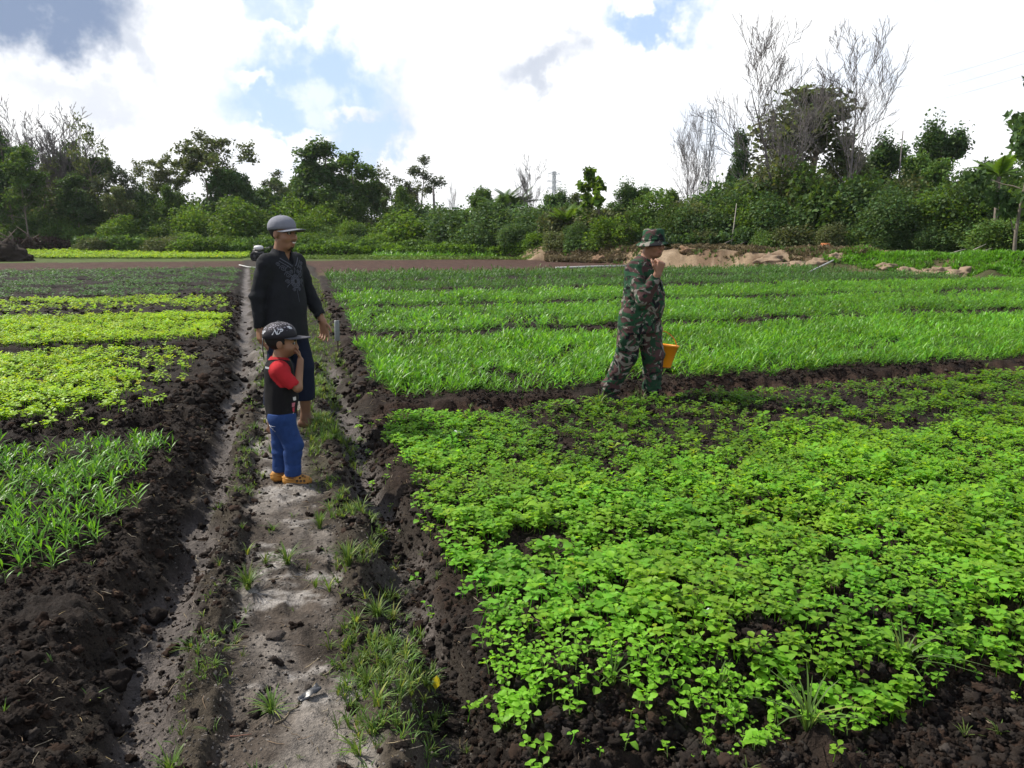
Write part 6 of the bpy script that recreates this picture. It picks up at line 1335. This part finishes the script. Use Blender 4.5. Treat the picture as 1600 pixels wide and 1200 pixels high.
    def onto(az, el, lift=1.012):
        return T(np.stack([np.cos(el)*np.cos(az)*.0885*1.19*lift-.012, np.cos(el)*np.sin(az)*.0885*lift, np.sin(el)*.076*lift+.048], -1))
    cu = bpy.data.curves.new('txt', 'FONT'); cu.body = 'NB'; cu.shear = .35; cu.size = 1; cu.space_character = .9; cu.offset = .028; tmp = bpy.data.objects.new('txt', cu); COL.objects.link(tmp); dg = bpy.context.evaluated_depsgraph_get(); tm = tmp.evaluated_get(dg).to_mesh()
    tv = np.array([v.co[:] for v in tm.vertices]); tf = [tuple(p.vertices) for p in tm.polygons]; bpy.data.objects.remove(tmp)
    tv -= (tv.max(0)+tv.min(0))/2; tv /= np.abs(tv[:, 0]).max()
    for az0, w_, e0 in ((R(-88), .36, .30), (R(-150), .24, .25)):
        P = onto(az0+tv[:, 0]*w_*1.0, e0+tv[:, 1]*w_*1.25, 1.015); m2 = bpy.data.meshes.new('white_mark'); m2.from_pydata(P.tolist(), [], tf); m2.materials.append(WH); m2.update(); q = link('white_mark', m2, cp); md = q.modifiers.new('thick', 'SOLIDIFY'); md.thickness = .0015
    mb = MB(); a = np.linspace(R(-40), R(-24), 5); e = np.linspace(.45, .75, 4); A2_, E2_ = np.meshgrid(a, e); P = onto(A2_.ravel()-.3*(E2_.ravel()-.4), E2_.ravel()); i = np.arange(3)[:, None]*5; j = np.arange(4)[None]; mb.add(P, None, np.stack([i+j, i+j+1, i+6+j, i+5+j], -1).reshape(-1, 4)); mb.build('white_mark', WH, cp)
    mb = MB(); p = T(A_(-.11, -.03, .03)[None])[0]; mb.tube([p, p+A_(-.004, -.002, -.06), p+A_(0, -.003, -.12)], .0035, 5); mb.build('cap_cord', BLACKM, cp)
boy()
# ---------- the man in camouflage
def camo_mat():
    m = bpy.data.materials.new('camouflage_cloth'); m.use_nodes = True; g = NT(m.node_tree); out = g.n('ShaderNodeOutputMaterial'); tc = g.n('ShaderNodeTexCoord')
    mp = g.n('ShaderNodeMapping', i0=tc.outputs['Object']); mp.inputs['Scale'].default_value = (1.0, 1.0, 1.25)
    def band(sc, off, lo, hi):
        mp2 = g.n('ShaderNodeMapping', i0=mp.outputs[0]); mp2.inputs['Location'].default_value = off; n = g.noise(mp2.outputs[0], sc, 2.5, .5, 1.6); return g.step(lo, hi, n.outputs['Fac'])
    c = g.mix(band(6.6, (3, 1, 2), .48, .492), (.018, .048, .026, 1), (.070, .038, .037, 1))
    c = g.mix(band(8.0, (7, 9, 1), .56, .572), c, (.20, .185, .16, 1)); c = g.mix(band(6.4, (1, 5, 8), .575, .586), c, (.012, .012, .014, 1)); c = g.mix(band(5.2, (11, 2, 4), .58, .59), c, (.022, .068, .034, 1))
    fine = g.noise(tc.outputs['Object'], 60, 3, .6); f = g.m('ADD', g.m('MULTIPLY', fine.outputs['Fac'], .5), .75); k = g.n('ShaderNodeCombineColor', i0=f, i1=f, i2=f); c = g.mix(1.0, c, k.outputs[0], 'MULTIPLY')
    b = g.n('ShaderNodeBsdfPrincipled', Base__Color=c, Roughness=.9); b.inputs['Specular IOR Level'].default_value = .15; bp = g.n('ShaderNodeBump'); bp.inputs['Strength'].default_value = .25; bp.inputs['Distance'].default_value = .01
    g.put(bp.inputs['Height'], fine.outputs['Fac']); g.put(b.inputs['Normal'], bp.outputs[0]); g.t.links.new(b.outputs[0], out.inputs[0]); return m
CAMO = camo_mat()
def soldier():
    sx, sy = to_xy(6.22, 3.10); Y = sy; x = (992-800)/1200*(Y*1.0+.25); y = Y; rz = R(-36); M0 = Matrix.Rotation(R(-26), 3, 'Z')@Matrix.Rotation(R(-3), 3, 'Y'); hc = A_(.125, -.010, 1.45)
    vx = Vox((-.34, -.40, -.02), (.36, .40, 1.62), .0055); loc = head(vx, hc, M0, .98, False, .8); vx.cone((.03, 0, 1.25), (.085, 0, 1.38), .066, .062, .03)
    vx.cone((.02, -.13, 1.22), (.02, .13, 1.22), .075, .075, .05, 'add', (.85, 1, 1)); vx.cone((.02, 0, 1.15), (.0, 0, .86), .165, .16, .06, 'add', (.75, 1, 1))
    shR, elR, wrR = (.015, -.175, 1.215), (.175, -.285, 1.005), (.270, -.225, 1.20); shL, elL, wrL = (.015, .175, 1.215), (.0, .27, .97), (.05, .255, .74)
    for a, b, c in ((shR, elR, wrR), (shL, elL, wrL)): vx.cone(a, b, .058, .045, .03); vx.cone(b, c, .044, .030, .015)
    hand(vx, wrR, (.25, .18, .95), (-.75, .55, 0), (-.35, -.85, .1), 1.15, (1.25, 1.3, 1.3, 1.3), .9); hand(vx, wrL, (.1, 0, -1), (.1, -1, 0), (1, 0, 0), 1.0, (1.2, 1.25, 1.25, 1.2), .8)
    LG = [((-.01, -.09, .82), (-.06, -.11, .46), (-.24, -.115, .10), -.1), ((.02, .09, .82), (.10, .10, .46), (.10, .10, .09), .12)]
    for h_, k_, a_, yw in LG: vx.cone(h_, k_, .095, .065, .03); vx.cone(k_, a_, .06, .042, .02)
    V, F, me = vmesh('person', vx, SKIN, lambda V: skin_cols(V, loc, (.27, .135, .085), 5, 0), 1); o = link('person', me, None, (x, y, gz(x, y)-.0), (0, 0, rz)); tag(o, 'smiling man in camouflage uniform and bush hat raising a fist before his chin', 'person')
    eyes(o, hc, M0, .98); hair(o, hc, M0, .98, bpy.data.materials['black_hair'], -.045)
    c = Vox((-.26, -.38, .55), (.36, .38, 1.36), .0055)
    c.cone((.015, -.145, 1.225), (.015, .145, 1.225), .082, .082, .04, 'add', (.88, 1, 1)); c.cone((.02, 0, 1.15), (.005, 0, .66), .192, .228, .06, 'add', (.80, 1, 1)); c.ell((.085, 0, .93), (.15, .17, .17), .06); c.cone((.03, 0, 1.27), (.05, 0, 1.315), .090, .078, .03)
    for a, b, w in ((shR, elR, wrR), (shL, elL, wrL)):
        c.cone(a, b, .082, .072, .03); b_, w_ = A_(*b), A_(*w); e = b_+(w_-b_)*.86; c.cone(b_, e, .072, .054, .02); d = unit(w_-b_); c.cone(e+d*.03, e+d*.14, .040, .046, 0, 'sub')
    c.wrinkle(.013, (8, 8, 11), 31, lambda P: np.clip((1.3-P[:, 2])*5, 0, 1)); c.wrinkle(.009, (12, 12, 22), 33, lambda P: (np.abs(P[:, 1]) > .15)*1.0)
    c.plane((.08, 0, -1), -.665); c.cone((.0, 0, .70), (.0, 0, .5), .185, .2, 0, 'sub', (.80, 1, 1)); c.cone((.055, 0, 1.30), (.09, 0, 1.45), .066, .085, .004, 'sub'); c.cone((.17, 0, 1.33), (.15, 0, 1.25), .035, .01, .004, 'sub')
    cv, cf, cm = vmesh('jacket', c, CAMO, None, 1); j = link('jacket', cm, o); bv = BVHTree.FromPolygons(cv.tolist(), cf.tolist())
    for s_ in (-1, 1):   # chest pockets, buttoned placket, collar
        g_ = [proj(bv, (.6, s_*yy, zz), (-1, 0, 0), .007) for zz in (1.00, 1.045, 1.09, 1.13) for yy in np.linspace(.045, .14, 5)]
        if all(p is not None for p in g_):
            mb = MB(); i = np.arange(3)[:, None]*5; q = np.arange(4)[None]; mb.add(np.array(g_), None, np.stack([i+q, i+q+1, i+6+q, i+5+q], -1).reshape(-1, 4)); k = mb.build('chest_pocket', CAMO, j); md = k.modifiers.new('thick', 'SOLIDIFY'); md.thickness = .008; md.offset = 0
        mb = MB(); P = [(.10+.045, s_*.020, 1.275), (.09+.04, s_*.060, 1.285), (.05, s_*.085, 1.305), (-.02, s_*.06, 1.325), (-.035, 0, 1.33)]; P = np.array(P); Q = P+np.array([(.015, s_*.03, -.045), (.02, s_*.02, -.05), (.0, s_*.025, -.04), (-.02, s_*.012, -.035), (-.02, 0, -.035)]); mb.add(np.vstack([P, Q]), None, [(i, i+1, i+6, i+5) for i in range(4)]); k = mb.build('collar', CAMO, j, True); md = k.modifiers.new('thick', 'SOLIDIFY'); md.thickness = .008; md.offset = 0
    for zz in (1.17, 1.07, .97, .87, .77):
        p = proj(bv, (.6, .0, zz), (-1, 0, 0), .003)
        if p is not None: mb = MB(); mb.lathe([(.0005, .004), (.009, .003), (.009, 0)], 8, 1, Matrix.Translation(p)@Euler((0, R(90), 0)).to_matrix().to_4x4()); mb.build('button', BLACKM, j)
    p = [proj(bv, (.6, .09+.014*math.cos(t), .99+.014*math.sin(t)), (-1, 0, 0), .004) for t in np.linspace(0, 6.28, 13)]
    # trousers, bloused into the boots
    c = Vox((-.42, -.30, .04), (.30, .30, .92), .006)
    for h_, k_, a_, yw in LG: c.cone(h_, k_, .135, .102, .04); k2, a2 = A_(*k_), A_(*a_); e = k2+(a2-k2)*.80; c.cone(k2, e, .102, .084, .03); c.cone(e, e+(a2-k2)*.03, .088, .086, .02); c.cone(A_(*h_)*.45+k2*.55+A_(.0, -.10 if yw < 0 else .10, 0), A_(*h_)*.25+k2*.75+A_(0, -.09 if yw < 0 else .09, 0), .05, .05, .03)
    c.wrinkle(.016, (8, 8, 15), 41, lambda P: np.clip((.75-P[:, 2])*3, .3, 1)); link('trousers', vmesh('trousers', c, CAMO, None, 1)[2], o)
    BT = mat('muddy_black_boot', (.022, .019, .016), .8, .25, (14, .5), (40, .4))
    for h_, k_, a_, yw in LG:
        a_ = A_(*a_); v = Vox(a_-A_(.15, .12, a_[2]+.03), a_+A_(.26, .12, .16), .006); foot(v, a_-A_(0, 0, .01), yw-.05, 1.22, False); v.cone(a_, a_+A_(.03 if yw < 0 else 0, 0, .10), .058, .062, .02); v.plane((0, 0, -1), .012); q = link('boot', vmesh('boot', v, BT, None, 1)[2], o)
        mb = MB(); D = lambda a, b, h: a_+A_(math.cos(yw)*a-math.sin(yw)*b, math.sin(yw)*a+math.cos(yw)*b, h-a_[2]); mb.tube([D(.05, -.03, .085), D(.075, 0, .098), D(.05, .035, .09), D(.03, .03, .12), D(.025, -.035, .125)], .004, 4); mb.build('bootlace', bpy.data.materials['oily_black_metal'] if False else mat('grey_lace', (.20, .19, .17), .8), q)
    # bush hat
    M = np.array(M0)@np.array(Euler((0, R(2), 0)).to_matrix()); T = lambda P: (P@M.T)+hc; nb = 40
    prof = [(.0005, .132), (.05, .135), (.078, .130), (.088, .118), (.093, .075), (.097, .035), (.099, .030), (.122, .020), (.138, .008), (.148, .000), (.147, -.003), (.120, .014), (.094, .026)]
    mb = MB(); mb.lathe(prof, nb); V, f3, f4, C = mb.arr(); an = np.arctan2(V[:, 1], V[:, 0]); r = np.hypot(V[:, 0], V[:, 1]); w = np.clip((r-.10)/.056, 0, 1)
    V[:, 2] += w*(.007*np.sin(an*3+1)+.004*np.sin(an*5)-.012*np.abs(np.sin(an))**2)+(r < .1)*(V[:, 2] > .1)*.006*np.sin(an*2+.5); V[:, 0] = V[:, 0]*1.13-.008; V[:, 1] *= .97; V[:, 2] -= .006
    ht = link('bush_hat', mesh('bush_hat', T(V), f3, f4, CAMO, C, True), o); mb = MB(); mb.lathe([(.0985, .033), (.1005, .035), (.0985, .058), (.096, .060)], nb); V, f3, f4, C = mb.arr(); V[:, 0] = V[:, 0]*1.13-.008; V[:, 1] *= .97; V[:, 2] -= .006; link('hat_band', mesh('hat_band', T(V), f3, f4, CAMO, C, True), ht)
    # bucket hanging from the left hand
    wp = o.matrix_basis@Vector((wrL[0]+.012, wrL[1]-.005, wrL[2]-.095)); cr, sr = math.cos(rz), math.sin(rz); wx = x+cr*(wrL[0]+.01)-sr*wrL[1]; wy = y+sr*(wrL[0]+.01)+cr*wrL[1]; wz = gz(x, y)+wrL[2]-.085
    bo = empty('bucket', (wx+.05, wy+.03, wz-.335), 0); bo.rotation_euler = (R(-3), R(7), R(15)); tag(bo, 'orange plastic bucket hanging from the hand of the man in camouflage', 'bucket'); OR = mat('orange_plastic', (.80, .29, .010), .45, .4, (6, .12))
    mb = MB(); mb.lathe([(.0005, 0), (.088, 0), (.092, .006), (.138, .195), (.146, .197), (.146, .212), (.139, .213), (.134, .205), (.087, .008), (.0005, .008)], 36); mb.build('pail', OR, bo, True)
    mb = MB(); mb.lathe([(.0895, -.004), (.094, -.004), (.096, .004), (.0895, .003)], 30); mb.build('base_ring', mat('dirty_orange', (.20, .07, .02), .7), bo)
    mb = MB(); t = np.linspace(0, np.pi, 15); mb.tube(np.stack([.142*np.cos(t)-.05*np.sin(t), -.03*np.sin(t), .20+.135*np.sin(t)], -1), .004, 6); mb.build('handle', mat('handle_wire', (.55, .17, .02), .5), bo)
soldier()
# ------------------------------------------------------------------ a trace of haze in the air
def haze():
    mb = MB(); mb.box((0, 0, 26.5), (1900, 1900, 57)); m = bpy.data.materials.new('haze_air'); m.use_nodes = True; g = NT(m.node_tree); out = g.n('ShaderNodeOutputMaterial')
    v = g.n('ShaderNodeVolumePrincipled'); v.inputs['Density'].default_value = .00014; v.inputs['Color'].default_value = (.86, .92, 1, 1); v.inputs['Anisotropy'].default_value = .3
    g.t.links.new(v.outputs[0], out.inputs['Volume']); tag(mb.build('haze', m), 'thin pale haze in the air over the field', 'haze', None, 'stuff')
haze()
